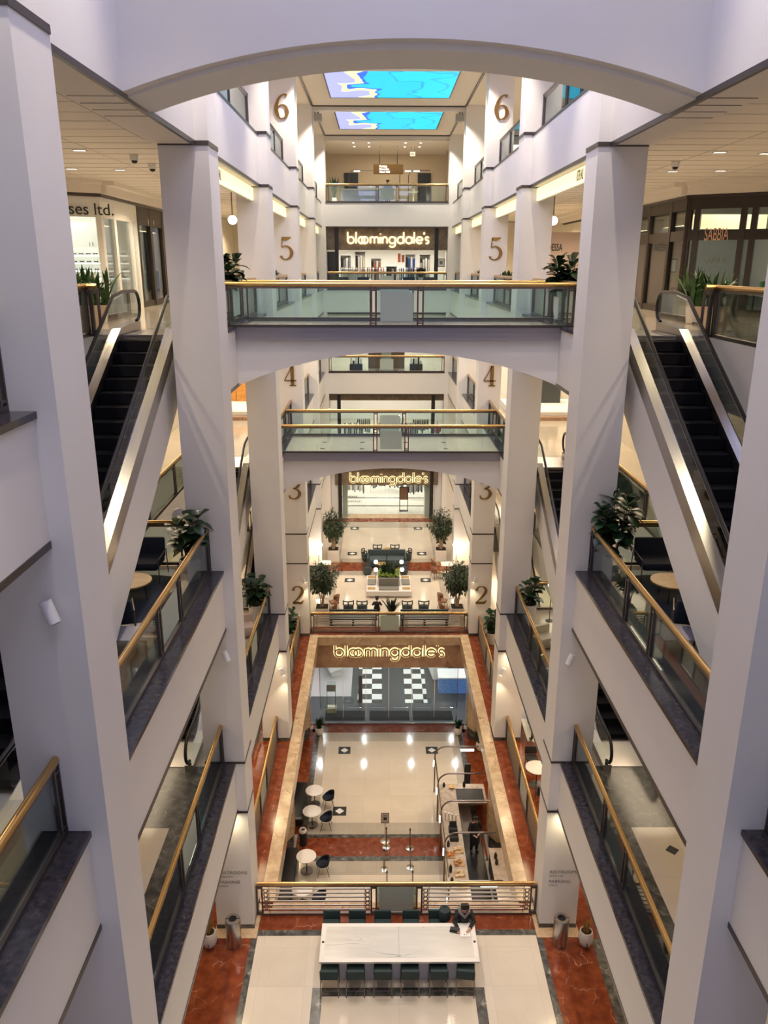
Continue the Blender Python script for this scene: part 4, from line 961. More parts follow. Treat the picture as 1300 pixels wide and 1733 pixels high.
# stanchions + menu stand
g_ = 'steel queue posts on level 1'
for i, (x, y, w_) in enumerate(((-.2, 27.37, 'left post of the far pair'), (.79, 27.3, 'right post of the far pair'), (-.3, 26.1, 'left post of the middle pair'), (.77, 26.2, 'right post of the middle pair'), (-.2, 24.9, 'left post of the near pair'), (.8, 24.9, 'right post of the near pair'))):
    t = thing('queue_post', f'slim queue post with round base on level 1, {w_}', 'post', (x, y, -5.5))
    MB().lathe([(.17, 0), (.17, .02), (.03, .04), (.01, .04)], n=20).build('base', chrome, t, smooth=True); MB().cyl((0, 0, .03), (0, 0, .98), .025, 10).build('pole', bronze, t, smooth=True); MB().cyl((0, 0, .92), (0, 0, 1.0), .034, 10).build('belt_head', ink, t)
for i, x in enumerate((-.25, .79)):
    t = thing('queue_belt', f'dark belt strung between the queue posts, {"left" if x < 0 else "right"} row', 'belt', (x, 26.1, -4.6)); MB().box(-.004, -1.2, 0, .004, 1.2, .05).build('strap', ink, t)
t = thing('sign_stand', 'portrait notice on a thin stand in front of the queue posts, level 1', 'sign', (-.25, 27.75, -5.5))
MB().cyl((0, 0, 0), (0, 0, .95), .015, 8).build('pole', chrome, t); MB().lathe([(.2, 0), (.2, .015), (.01, .03)], n=20).build('base', chrome, t); MB().box(-.17, -.015, .92, .17, .015, 1.42).build('frame', bronze, t); MB().box(-.14, -.02, .96, .14, -.014, 1.38).build('poster', mat('poster', (.6, .55, .5), .5), t)
MB().box(-.07, -.024, 1.08, .07, -.019, 1.22).box(-.1, -.024, 1.28, .1, -.019, 1.31).build('print', ink, t)
# cafe counter
t = thing('cafe_counter', 'veined marble cafe counter on the right of level 1', 'counter', (2.9, 27.1, -5.5))
MB().box(-.80, -4.2, .98, .02, 1.8, 1.04).box(-.80, 1.8, .98, 1.3, 3.1, 1.04).build('counter_top', counterm, t)
MB().box(-.72, -4.1, 0, -.62, 3.0, .98).box(-.72, 2.95, 0, 1.3, 3.05, .98).box(-.62, -4.1, 0, -.05, -4.0, .98).build('front_panel', mat('counter_front', (.5, .42, .34), .4, noise=(3, .2)), t)
MB().box(.0, 1.86, 1.04, 1.2, 2.75, 1.05).build('black_hob', ink, t); MB().box(-.6, -4., .5, -.08, 1.7, .56).build('shelf', wood, t)
t = thing('back_counter', 'pale marble back counter along the right wall of the cafe', 'counter', (4.25, 24.6, -5.5)); MB().box(-.35, -1.8, .90, .3, 1.6, .96).build('counter_top', counterm, t); MB().box(-.32, -1.75, 0, .3, 1.55, .9).build('cabinet', mat('dark_cabinet', (.03, .025, .02), .4), t)
t = thing('floor_mat', 'long black mat behind the cafe counter', 'mat', (3.45, 25.6, -5.494)); MB().rbox((0, 0, 0), .8, 5., .012, .03).build('rubber', black, t)
def item(name, lab, cat, x, y, z, mk, group=None):
    t = thing(name, lab, cat, (x, y, z), 0, group); mk(t); return t
def cups(t):
    MB().lathe([(.035, 0), (.045, .42), (.045, .43), (.01, .43)], n=12).build('stack', potw, t, smooth=True)
for i in range(4): item('cup_stack', 'tall stack of white paper cups on the counter', 'cups', 2.28+.14*i, 27.75-.06*i, -4.46, cups, 'stacks of white paper cups on the counter')
for i, y in enumerate((27.1, 26.6)):
    item('card_terminal', f'black till terminal on the counter, {"beside the cup stacks" if i == 0 else "nearer the camera"}', 'till', 2.55, y, -4.46, lambda t: (MB().rbox((0, 0, 0), .36, .30, .18, .03).build('body', ink, t), MB().rbox((0, .05, .16), .3, .05, .24, .02, tilt=-.3).build('screen', ink, t)))
def tray(t, c, n, r):
    MB().rbox((0, 0, 0), .42, .36, .03, .02).build('tray', mat('bamboo', (.50, .33, .17), .5), t)
    for k in range(n):
        a = random.random()*6.28; x, y = random.uniform(-.15, .15), random.uniform(-.13, .13); MB().lathe([(r*.5, 0), (r, r*.4), (r*.7, r*.9), (.005, r)], (x, y, .03+.02*(k % 3)), 9).build('bun', c, t, smooth=True)
cr = [mat('pastry', (.62, .40, .14), .6, noise=(20, .4)), mat('cookie', (.50, .27, .10), .7, noise=(30, .4)), mat('fruit', (.65, .22, .05), .5), mat('bread', (.70, .55, .33), .7)]
for i, (x, y, c, n, r, w_) in enumerate(((2.62, 24.05, 0, 16, .055, 'golden pastries in the tray nearest the railing'), (2.6, 24.65, 3, 12, .06, 'pale rolls in the second tray'), (2.62, 25.25, 1, 10, .055, 'cookies in the middle tray'), (2.3, 25.7, 2, 9, .05, 'orange fruit in the tray by the glass'), (2.65, 25.95, 3, 8, .05, 'small cakes in the far tray'))):
    item('pastry_tray', f'bamboo tray with {w_}', 'tray', x, y, -4.46, lambda t: tray(t, cr[c], n, r))
for i, (x, y, h) in enumerate(((2.25, 24.2, .3), (2.25, 24.8, .35), (2.28, 26.2, .28), (4.1, 25.6, .3), (4.1, 25.3, .25), (2.4, 30.0, .22), (3.3, 30.0, .3), (2.75, 29.9, .12))):
    item('jar', ['dark bottle on the counter edge near the railing', 'tall dark bottle beside the second pastry tray', 'dark jar beside the far cake tray', 'black coffee jug on the back counter', 'small black jug nearer on the back counter', 'dark jar on the far left corner of the cafe counter', 'dark bottle at the far end of the cafe counter', 'yellow bowl on the far end of the cafe counter'][i], 'jar' if i < 7 else 'bowl', x, y, -4.46 if x < 4 else -4.54,
         lambda t: (MB().lathe([(.05, 0), (.065, h*.2), (.06, h*.7), (.025, h*.85), (.025, h), (.005, h)] if i < 7 else [(.05, 0), (.14, .09), (.13, .1), (.01, .06)], n=14).build('body', ink if i < 7 else cr[0], t, smooth=True)))
item('display_screen', 'dark upright screen at the far end of the cafe', 'screen', 3.55, 30.9, -5.5, lambda t: (MB().rbox((0, 0, .3), .28, .08, 1.3, .03).build('panel', ink, t), MB().rbox((0, 0, 0), .3, .3, .3, .03).build('base', ink, t)))
# bronze kiosk frames with lamps
for i, (y, zt) in enumerate(((31.0, -3.05), (29.0, -3.05), (27.2, -3.05), (25.3, -3.05), (23.4, -3.6))):
    t = thing('tube_light_arch', f'bronze tube frame arching over the cafe counter, {["farthest of the five", "second from the far end", "third from the far end", "fourth from the far end", "nearest low loop"][i]}', 'frame', (2.05, y, -5.5)); h = zt+5.5
    pts = [(0, 0, 0), (0, 0, h-.5)]+[(.5-.5*math.cos(a), 0, h-.5+.5*math.sin(a)) for a in [PI/2*k/6 for k in range(1, 7)]]+[(1.6, 0, h), (1.97, 0, h)]
    MB().tube(pts, .035, 8).build('tube', bronze, t, smooth=True)
    for k, z in enumerate((h-.9,)): MB().tube([(-.05, 0, z-.16), (-.05, 0, z+.16)], .028, 10).build('tube_lamp', lamp_w, t, smooth=True)
    if i in (0, 4): MB().tube([(1.15, -.1, h-.12), (1.75, -.1, h-.12)], .05, 10).build('lamp', lamp_w, t, smooth=True); light('AREA', 'cafe_light', (3.4, y-.1, zt-.25), 12, NEUT, .5, .1)
t = thing('counter_rail', 'long bronze rail joining the cafe frames along the counter', 'frame', (2.05, 27.2, -3.5)); MB().tube([(0, -3.7, 0), (0, 3.8, 0)], .028, 8).build('tube', bronze, t)
J2 = dict(pelvis=(0, 0, .95), waist=(0, .0, 1.10), chest=(0, .01, 1.32), neckb=(0, .02, 1.46), neck=(0, .05, 1.52), head0=(0, .08, 1.58), head1=(0, .10, 1.64), head2=(0, .09, 1.70),
          shL=(-.18, .01, 1.40), elL=(-.27, .06, 1.12), wrL=(-.12, .26, 1.08), pmL=(-.06, .31, 1.07), shR=(.18, .01, 1.40), elR=(.27, .05, 1.12), wrR=(.14, .26, 1.02), pmR=(.08, .32, 1.0),
          hpL=(-.10, .0, .92), knL=(-.12, .03, .50), anL=(-.12, -.01, .10), toL=(-.13, .15, .03), hpR=(.10, 0, .92), knR=(.11, .04, .50), anR=(.12, 0, .10), toR=(.13, .16, .03), face=(0, .9, -.4))
pb = person('person in black clothes and apron standing behind the cafe counter with hands together', (3.45, 27.15, -5.5), PI+.25, J2, mat('black_cloth', (0, 0, 0)), mat('black_cloth', (0, 0, 0)))
MB().rbox((0, .06, .42), .40, .30, .72, .12).build('apron', mat('apron', (.02, .02, .025), .8), pb, smooth=True)
# level 1 store
struct(MB().box(-6.5, 36.5, -2.0, 6.5, 36.9, -.5).box(-6.5, 36.5, -5.5, -4.1, 36.9, -2).box(4.1, 36.5, -5.5, 6.5, 36.9, -2), 'wall_shopfront', tan, 'tan marble surround of the level 1 store front')
t = thing('storefront', 'wide glazed store front with pull handles on level 1', 'shop front', (0, 36.65, -5.5))
MB().box(-4.1, -.02, 0, 4.1, .02, .10).build('bottom_rail', steelb, t); MB().box(-4.1, -.03, 3.4, 4.1, .03, 3.5).build('top_rail', steelb, t)
for k in range(7):
    x = -3.6+k*1.2
    MB().box(x-.015, -.02, .1, x+.015, .02, 3.4).build('mullion', chrome, t)
    if k < 6:
        MB().box(x+.03, -.006, .1, x+1.17, .006, 3.4).build('glass_panel', glass2, t); MB().tube([(x+.25, -.06, 1.05), (x+1.0, -.06, 1.05), (x+1.0, -.06, .85)], .018, 6).build('pull_handle', chrome, t, smooth=True)
chk = mat('checker_floor', (.85, .84, .8), .15)
n = chk.node_tree.nodes; l = chk.node_tree.links; tc = n.new('ShaderNodeTexCoord'); ck = n.new('ShaderNodeTexChecker'); ck.inputs['Scale'].default_value = 1.72; ck.inputs['Color1'].default_value = (.85, .84, .8, 1); ck.inputs['Color2'].default_value = (.07, .07, .07, 1)
l.new(tc.outputs['Object'], ck.inputs['Vector']); l.new(ck.outputs[0], n['Principled BSDF'].inputs['Base Color'])
gr = mat('charcoal_floor', (.05, .055, .06), .45); mt_ = mat('door_mat', (.010, .012, .014), .95)
struct(MB().box(-6, 36.7, -5.6, 6, 50, -5.49), 'floor', gr, 'charcoal floor inside the level 1 store')
struct(MB().box(-1.72, 38.8, -5.495, 2.2, 50, -5.485), 'floor_inlay', chk, 'black and white checkerboard floor inside the level 1 store')
struct(MB().box(-.35, 37.9, -5.49, .95, 50, -5.475), 'floor_inlay', gr, 'charcoal aisle through the checkerboard')
struct(MB().box(-5.6, 39.5, -5.49, -2.1, 50, -5.482), 'floor_inlay', mat('lilac_floor', (.50, .46, .46), .2), 'pale floor on the left inside the level 1 store')
for i, x in enumerate((-2.35, 0.05, 2.4)):
    tag(MB().rbox((x, 37.5, -5.485), 2.15, .95, .015, .02).build('door_mat', mt_), f'black door mat behind the level 1 store doors, {["left", "middle", "right"][i]} one', 'mat')
struct(MB().box(-6.2, 36.9, -5.5, -6, 50, -.6).box(6., 36.9, -5.5, 6.2, 50, -.6).box(-6, 49.8, -5.5, 6, 50, -.6), 'wall_shop', shopwhite, 'white walls of the level 1 store')
struct(MB().box(-6, 36.9, -.62, 6, 50, -.5), 'ceiling', shopwhite, 'white ceiling of the level 1 store')
t = thing('shop_counter', 'cosmetics counter with a blue glowing front on the right of the level 1 store', 'counter', (4.3, 40.3, -5.48))
MB().box(-1.4, -.5, 0, 1.5, .5, .95).build('cabinet', mat('blue_glow_panel', (.07, .12, .25), .4, emis=(.10, .25, .6), estr=.25, noise=(14, .9)), t); MB().box(-1.45, -.55, .95, 1.55, .55, 1.02).build('counter_top', lamp_w if 0 else shopwhite, t)
t = thing('display_case', 'long white glass topped display case beside the checkerboard', 'display case', (2.9, 43.0, -5.48), .12); MB().rbox((0, 0, 0), .9, 3.4, .9, .1).build('cabinet', shopwhite, t); MB().rbox((0, 0, .9), .85, 3.3, .12, .08).build('glass_top', mat('blue_glass', (.45, .55, .7), .1), t); MB().box(-.3, -1.3, 1.02, -.1, 1.3, 1.05).box(.1, -1.3, 1.02, .3, 1.3, 1.05).build('products', ink, t)
t = thing('display_table', 'white hexagonal display island on the left inside the level 1 store', 'table', (-3.3, 42.6, -5.48), .3); MB().prism([(-.5, -1.4), (.5, -1.1), (.65, .8), (.2, 1.5), (-.6, 1.1)], 'z', .6, .95).build('table_top', shopwhite, t); MB().prism([(-.3, -.9), (.3, -.8), (.35, .5), (-.3, .7)], 'z', 0, .6).build('base', shopwhite, t)
for k in range(7): MB().rbox((random.uniform(-.3, .4), -1+.33*k, .95), .16, .12, .1, .02).build('product', mat('pink_box', (.55, .15, .2), .5), t)
t = thing('display_stand', 'tall black display stand inside the level 1 store', 'stand', (-1.55, 38.9, -5.48)); MB().rbox((0, 0, 0), .22, .22, 1.7, .02).build('column', ink, t)
t = thing('display_case', 'glass display tower at the left inside the level 1 store', 'display case', (-3.1, 37.9, -5.48)); MB().rbox((0, 0, 0), .5, .4, .3, .02).build('plinth', mat('beige', (.6, .55, .4), .5), t)
for q in (-.22, .22): MB().box(q-.01, -.18, .3, q+.01, -.16, 1.75).build('post', dark, t)
MB().box(-.24, -.2, 1.35, .24, .2, 1.75).build('display_box', mat('grey_box', (.25, .26, .25), .4), t)
for xx in (-4, -1.4, 1.4, 4):
    for yy in (37.8, 40, 42.5, 45.5): light('SPOT', 'store_light', (xx, yy, -.7), 105, (.95, .97, 1), .07, spot=2.4)
# ================================================================== LEVEL 2 LOUNGE
def tub(lab, loc, rz, m_=None, g=None):
    t = thing('tub_chair', lab, 'chair', loc, rz, g); m_ = m_ or slate
    MB().lathe([(.22, .08), (.27, .14), (.28, .40), (.25, .44), (.01, .45)], n=22).build('seat', m_, t, smooth=True)
    pts = [(.27*math.cos(a), .27*math.sin(a), .74+.05*math.sin(-a)) for a in [PI*(1.02+.96*k/12)-.0 for k in range(13)]]
    MB().tube(pts, .035, 8).build('back_rail', m_, t, smooth=True)
    vs = []; n = 12
    for k in range(n+1):
        a = PI*(.98+1.04*k/n); vs += [(.275*math.cos(a), .275*math.sin(a), .40), (.275*math.cos(a), .275*math.sin(a), .56), ]
    o = MB().add(vs, [(2*k, 2*k+2, 2*k+3, 2*k+1) for k in range(n)]).build('back_band', m_, t, smooth=True); o.modifiers.new('s', 'SOLIDIFY').thickness = .04
    ps = MB()
    for k in (0, 6, 12): a = PI*(1.02+.96*k/12); ps.cyl((.272*math.cos(a), .272*math.sin(a), .5), (.272*math.cos(a), .272*math.sin(a), .76), .03, 8)
    ps.build('back_posts', m_, t, smooth=True)
    MB().lathe([(.18, 0), (.2, .08), (.01, .08)], n=16).build('base', ink, t); return t
tb0 = tub('grey tub chair behind the sofa, left one', (-.62, 47.6, 0), 0); fam(tb0)
dup(tb0, (.50, 47.6, 0), 0, 'grey tub chair behind the sofa, right one')
dup(tb0, (-1.22, 44.3, 0), -.9, 'pale grey tub chair left of the small gold table in front of the sofa'); dup(tb0, (.98, 44.4, 0), .9, 'pale grey tub chair right of the small gold table in front of the sofa')
dup(tb0, (-1.35, 46.6, 0), -1.3, 'grey tub chair at the left end of the sofa'); dup(tb0, (1.27, 46.6, 0), 1.3, 'grey tub chair at the right end of the sofa')
for i, (x, w_) in enumerate(((-2.15, 'leftmost of four'), (-1.42, 'second from the left'), (1.0, 'third from the left'), (1.88, 'rightmost of four'))):
    dup(tb0, (x, 38.75, 0), 0, f'grey tub chair behind the far railing, {w_}')
t = thing('sofa', 'long dark slate double sided sofa on the red marble band', 'sofa', (-.04, 45.9, 0))
MB().rbox((0, -.1, .10), 2.35, .9, .34, .06).build('seat', slate, t, smooth=True); MB().rbox((0, .36, .10), 2.35, .16, .78, .05).build('backrest', slate, t, smooth=True)
for x in (-1.16, 1.16): MB().rbox((x, 0, .10), .14, 1.0, .56, .05).build('arm', slate, t, smooth=True)
for x in (-.55, .55): MB().rbox((x, -.12, .44), 1.05, .78, .08, .05).build('seat_cushion', mat('slate_light', (.075, .10, .11), .7), t, smooth=True)
MB().box(-1.1, -.45, 0, 1.1, .4, .1).build('plinth', ink, t)
gt = mat('gold_table_top', (.50, .30, .08), .35, .3)
for x, y, w_ in ((.02, 47.5, 'behind the sofa'), (-.35, 44.95, 'in front of the sofa')):
    t = thing('side_table', f'small round gold topped table {w_}', 'table', (x, y, 0)); MB().lathe([(.30, .43), (.31, .46), (.01, .465)], n=24).build('table_top', gt, t, smooth=True); MB().lathe([(.2, 0), (.24, .43), (.01, .43)], n=20).build('drum', dark, t, smooth=True)
t = thing('planter_bench', 'white bench island with grey cushions, wooden inlays and a central planter', 'bench', (.04, 41.95, 0))
MB().rbox((0, 0, 0), 2.3, 2.1, .12, .05).build('plinth', potw, t); b = MB().rbox((0, 0, .12), 2.55, 2.4, .30, .04); b.build('seat_block', potw, t)
MB().rbox((0, .25, .42), 1.30, 1.35, .42, .03).build('planter', potw, t); MB().box(-.6, -.38, .84, .6, .86, .86).build('soil', soil, t)
MB().rbox((0, -.47, .42), 1.14, .10, .50, .03).build('back_cushion', mat('grey_cushion', (.23, .22, .19), .8), t); MB().rbox((0, -.82, .42), 1.14, .52, .06, .04).build('seat_cushion', mat('grey_cushion', (0, 0, 0)), t)
for sg in (-1, 1):
    MB().rbox((sg*.98, .1, .42), .48, .85, .07, .05).build('side_cushion', mat('grey_cushion', (0, 0, 0)), t)
    for y in (-.78, .9): MB().box(sg*.98-.22, y-.16, .42, sg*.98+.22, y+.16, .435).build('wood_inlay', gt, t)
random.seed(9); lf = MB(); lm = MB()
for i in range(90):
    b0 = Vector((random.uniform(-.4, .4), random.uniform(-.1, .75), .85)); a = random.random()*6.28; leafmesh(lf, b0, Vector((.22*math.cos(a), .22*math.sin(a), 1)), random.uniform(.5, .85), .07, .05)
for i in range(420):
    b0 = Vector((random.uniform(-.62, .62), random.uniform(-.42, .85), random.uniform(.85, 1.05))); a = random.random()*6.28; leafmesh(lm, b0, Vector((math.cos(a), math.sin(a), .7)), random.uniform(.08, .17), .08, .3, n=2)
lf.build('tall_leaves', leaf_d, t, smooth=True); lm.build('lime_leaves', leaf_y, t, smooth=True)
for x in (-.72, .78):
    for y in (41.9, 43.1): 
        q = thing('globe_lamp', f'glowing white globe lamp at the {"far" if y > 42 else "near"} {"left" if x < 0 else "right"} corner of the planter bench', 'lamp', (x+.02, y, .42)); MB().cyl((0, 0, 0), (0, 0, .75), .015, 6).build('stem', dark, q)
        MB().lathe([(.01, -.12), (.06, -.105), (.105, -.06), (.12, 0), (.105, .06), (.06, .105), (.01, .12)], (0, 0, .85), 14).build('globe', lamp_w, q, smooth=True)
def wing(lab, loc, rz):
    t = thing('leather_chair', lab, 'chair', loc, rz); MB().rbox((0, 0, .38), .52, .5, .09, .08).build('seat', brownl, t, smooth=True)
    vs = []; n = 8
    for k in range(n+1):
        a = PI*(1.05+.9*k/n); vs += [(.27*math.cos(a), .26*math.sin(a), .42), (.30*math.cos(a), .32*math.sin(a), .62+.22*math.sin(-a))]
    o = MB().add(vs, [(2*k, 2*k+2, 2*k+3, 2*k+1) for k in range(n)]).build('backrest', brownl, t, smooth=True); o.modifiers.new('s', 'SOLIDIFY').thickness = .03
    for x in (-1, 1):
        for y in (-1, 1): MB().cyl((x*.17, y*.16, .4), (x*.24, y*.22, 0), .014, 6).build('leg', brownbark, t)
    return t
w0 = wing('tan leather chair by the white table at the near left of the lounge', (-2.95, 39.3, 0), 1.9); fam(w0)
for lab, loc, rz in (('tan leather chair in front of the near left tree', (-3.0, 38.4, 0), 1.4), ('tan leather chair by the white table at the near right of the lounge', (2.95, 39.5, 0), -1.9), ('tan leather chair in front of the near right tree', (2.95, 38.5, 0), -1.4),
                     ('tan leather chair behind the near left tree, by the red band', (-3.05, 44.6, 0), 1.2), ('tan leather chair at the right of the red band', (2.95, 44.9, 0), -1.4), ('tan leather chair at the right of the lounge, nearer than the red band', (2.85, 43.7, 0), -1.1)): dup(w0, loc, rz, lab)
for x, y, w_ in ((-3.55, 39.4, 'near left'), (3.6, 39.4, 'near right'), (-3.75, 44.4, 'far left'), (3.55, 44.2, 'far right')):
    t = thing('square_table', f'small square white table at the {w_} of the lounge', 'table', (x, y, 0)); MB().rbox((0, 0, .70), .7, .7, .04, .03).build('table_top', tabm, t); MB().cyl((0, 0, 0), (0, 0, .7), .03, 8).build('stem', ink, t); MB().rbox((0, 0, 0), .42, .42, .02, .05).build('base', ink, t)
for sg in (-1, 1):
    t = thing('floor_lamp', f'lit floor lamp with white shade by the far {SIDE[sg]} pier of the lounge', 'lamp', (sg*4.15, 44.6, 0)); MB().cyl((0, 0, 0), (0, 0, 1.75), .018, 8).build('pole', dark, t); MB().lathe([(.16, 0), (.16, .02), (.01, .03)], n=18).build('base', dark, t)
    MB().lathe([(.22, 1.72), (.25, 1.80), (.24, 1.84), (.01, 1.85)], n=20).build('shade', lamp_w, t, smooth=True); MB().lathe([(.01, -.06), (.05, -.03), (.06, 0), (.05, .03), (.01, .06)], (0, 0, 1.25), 10).build('bulb', lamp_warm, t, smooth=True); light('POINT', 'floor_lamp_light', (sg*4.15, 44.5, 1.6), 70, (1, .75, .42), .12)
    t = thing('armchair', f'dark upholstered seat beside the far {SIDE[sg]} floor lamp', 'chair', (sg*4.25, 43.6, 0)); MB().rbox((0, 0, 0), .9, .8, .34, .1).build('seat', ink, t, smooth=True); MB().rbox((0, .36, .3), .9, .14, .42, .06).build('backrest', ink, t, smooth=True)
    t = thing('lounge_bench', f'dark bench against the railing under the near {SIDE[sg]} chairs', 'bench', (sg*1.85, 37.35, 0)); MB().rbox((0, 0, .36), 2.5, .5, .10, .03).build('seat', slate, t); MB().rbox((0, .3, .62), 2.5, .08, .10, .03).build('back_rail', slate, t); MB().box(-1.2, -.2, 0, -1.1, .2, .36).box(1.1, -.2, 0, 1.2, .2, .36).box(-.05, -.2, 0, .05, .2, .36).build('legs', ink, t)
J3 = {k: v for k, v in J.items()}
person('dark haired person seated behind the far railing, left of the dracaena', (-.62, 37.9, 0), 0, J3, mat('black_cloth', (0, 0, 0)), mat('black_cloth', (0, 0, 0)), .05).scale = (.84, .84, .84)
# two metal menu boards + lounge post sign
t = thing('sign_stand', 'black framed poster stand inside the far store on level 2', 'sign', (1.35, 57.2, 0)); MB().box(-.33, -.04, 0, -.28, .04, 1.9).box(.28, -.04, 0, .33, .04, 1.9).box(-.33, -.04, 1.85, .33, .04, 1.9).box(-.33, -.15, 0, .33, .15, .05).build('frame', ink, t); MB().box(-.28, -.02, .9, .28, .02, 1.85).build('poster', mat('poster_brown', (.32, .18, .12), .5), t)
# ================================================================== FAR SHOPS (levels 2, 3, 4, 5)
for lv, zt in ((2, 3.75), (3, 9.0), (4, 14.5), (5, 20.)):
    z = FL[lv]
    struct(MB().box(-4.9, FAR+1.3, z, -4.7, FAR+11.9, zt).box(4.7, FAR+1.3, z, 4.9, FAR+11.9, zt).box(-4.7, FAR+11.4, z, 4.7, FAR+11.9, zt), 'wall_shop', shopwhite, f'white walls of the far shop on level {lv}')
    struct(MB().box(-4.9, FAR+.9, zt-.0, 4.9, FAR+11.9, zt+.12), 'ceiling', shopwhite, f'ceiling of the far shop on level {lv}')
    for x in (-3.2, -1.1, 1.1, 3.2):
        for y in (3.2, 6., 9.): light('SPOT', 'shop_light', (x, FAR+y, zt-.08), {2: 110, 3: 90, 4: 90, 5: 150}[lv], (1, .95, .84), .07, spot=2.5)
struct(MB().box(-3.3, 56.2, 0, 3.2, FAR+11, .006), 'floor_inlay', stone('pale_tile', (.70, .70, .62), (.74, .74, .66), (.6, .6, .5), .12, .5, .003, tile=1.5), 'pale floor inside the far store on level 2')
for y in (58.4, 60.6): struct(MB().box(-3.3, y, .006, 3.2, y+.25, .010), 'floor_inlay', darkm, f'dark floor strip inside the far store, {"near" if y < 60 else "far"} one')
for sg in (-1, 1):
    struct(MB().box(sg*2.85, 55.6, 0, sg*3.2, 56.8, 2.7), 'wall_glass_portal', mat('greenish_portal', (.42, .50, .42), .2), f'greenish glass door pocket at the {SIDE[sg]} of the far store on level 2')
    struct(MB().box(sg*3.5, 55.2, 0, sg*4.0, 55.6, 3.9), 'wall_shopfront', white, f'white wall at the {SIDE[sg]} of the far store on level 2')
text('store_lettering', "WOMEN'S", (-2.75, 56.0, 1.45), .26, ink, sx=1, label="black word women's on the glass at the left of the far store on level 2")
text('store_lettering', 'CONTEMPORARY', (-2.6, 56.0, 1.1), .2, ink, sx=1, label='black word contemporary on the glass at the left of the far store on level 2')
gcol = [('black', (.015, .015, .02)), ('charcoal', (.06, .06, .07)), ('white', (.8, .8, .78)), ('rust', (.45, .12, .05)), ('blue', (.03, .08, .3)), ('cream', (.65, .58, .45)), ('grey', (.25, .25, .25))]
random.seed(4)
def rack(lab, x, y, z, w, cols, rz=0.):
    t = thing('clothes_rack', lab, 'clothes rack', (x, y, z), rz)
    MB().tube([(-w/2, 0, 0), (-w/2, 0, 1.45), (w/2, 0, 1.45), (w/2, 0, 0)], .018, 6).build('frame', chrome, t)
    n = int(w/.13)
    for i in range(n):
        c = gcol[cols[i % len(cols)]]; xx = -w/2+.08+i*(w-.16)/max(1, n-1); L = random.uniform(.7, 1.0)
        MB().add([(xx-.03, -.05, 1.42), (xx+.03, -.05, 1.42), (xx+.04, -.22, 1.32), (xx-.04, -.22, 1.32), (xx-.05, -.24, 1.42-L), (xx+.05, -.24, 1.42-L), (xx-.03, .05, 1.42), (xx+.03, .05, 1.42), (xx-.04, .22, 1.32), (xx+.04, .22, 1.32), (xx-.05, .24, 1.42-L), (xx+.05, .24, 1.42-L)],
                 [(0, 1, 2, 3), (3, 2, 5, 4), (6, 7, 9, 8), (8, 9, 11, 10), (0, 6, 7, 1), (4, 5, 11, 10), (3, 4, 10, 8), (2, 5, 11, 9), (0, 3, 8, 6), (1, 2, 9, 7)]).build('garment', mat('garment_'+c[0], c[1], .8), t)
    return t
for lv, lst in ((5, ((-2.6, 57.5, 1.2, (2, 5, 2)), (-1.2, 58.3, 1.2, (6, 3, 2, 1)), (-.2, 59.2, 1.0, (3, 2, 6)), (1.2, 58.8, 1.2, (4, 2, 6, 1)), (2.2, 57.6, 1.1, (1, 0, 2)), (-2.4, 60.5, 1.4, (6, 2)), (2.6, 60.5, 1.2, (2, 5, 3)))),
                (3, ((-2.4, 57.0, 1.4, (0, 2, 1)), (-1.7, 58.6, 1.0, (0, 0, 1)), (1.7, 57.0, 1.3, (1, 6, 0)), (2.6, 58.4, 1.2, (0, 1, 0)), (.9, 60, 1., (6, 2)))),
                (2, ((-2.4, 60.8, 1.4, (1, 6, 5)), (2.3, 60.5, 1.3, (1, 0, 6)), (-.6, 62.2, 1.2, (0, 1)), (.9, 62.4, 1.2, (1, 0))))):
    for i, (x, y, w, c) in enumerate(lst): rack(f'rail of clothes in the far shop on level {lv}, {words[i] if i < 6 else "last"} from the left front', x, y, FL[lv], w, c)
for i, (x, y, h, c) in enumerate(((-2.9, 58.9, 2.3, 'grey'), (-1.9, 60.2, 2.5, 'cream'), (-.75, 60.6, 2.1, 'rust'), (.35, 58.4, 1.5, 'charcoal'), (1.75, 60.4, 2.4, 'blue'), (2.75, 59.2, 2.3, 'cream'))):
    t = thing('display_tower', f'tall shop fixture hung with {c} goods in the level 5 shop, {words[i]} from the left', 'display', (x, y, 16.25))
    MB().box(-.36, -.03, 0, .36, .03, h).build('back_panel', mat('fixture_panel', (.38, .36, .32), .5), t)
    for k in range(4): MB().rbox((-.27+.18*k, -.14, h*.45-.1*(k % 2)), .14, .16, h*.45, .03).build('goods', mat('garment_'+(c if k % 2 else ('black', 'white')[k//2]), (0, 0, 0)), t)
    MB().box(-.38, -.25, h-.06, .38, .05, h).build('top_shelf', ink if i % 2 else shopwhite, t)
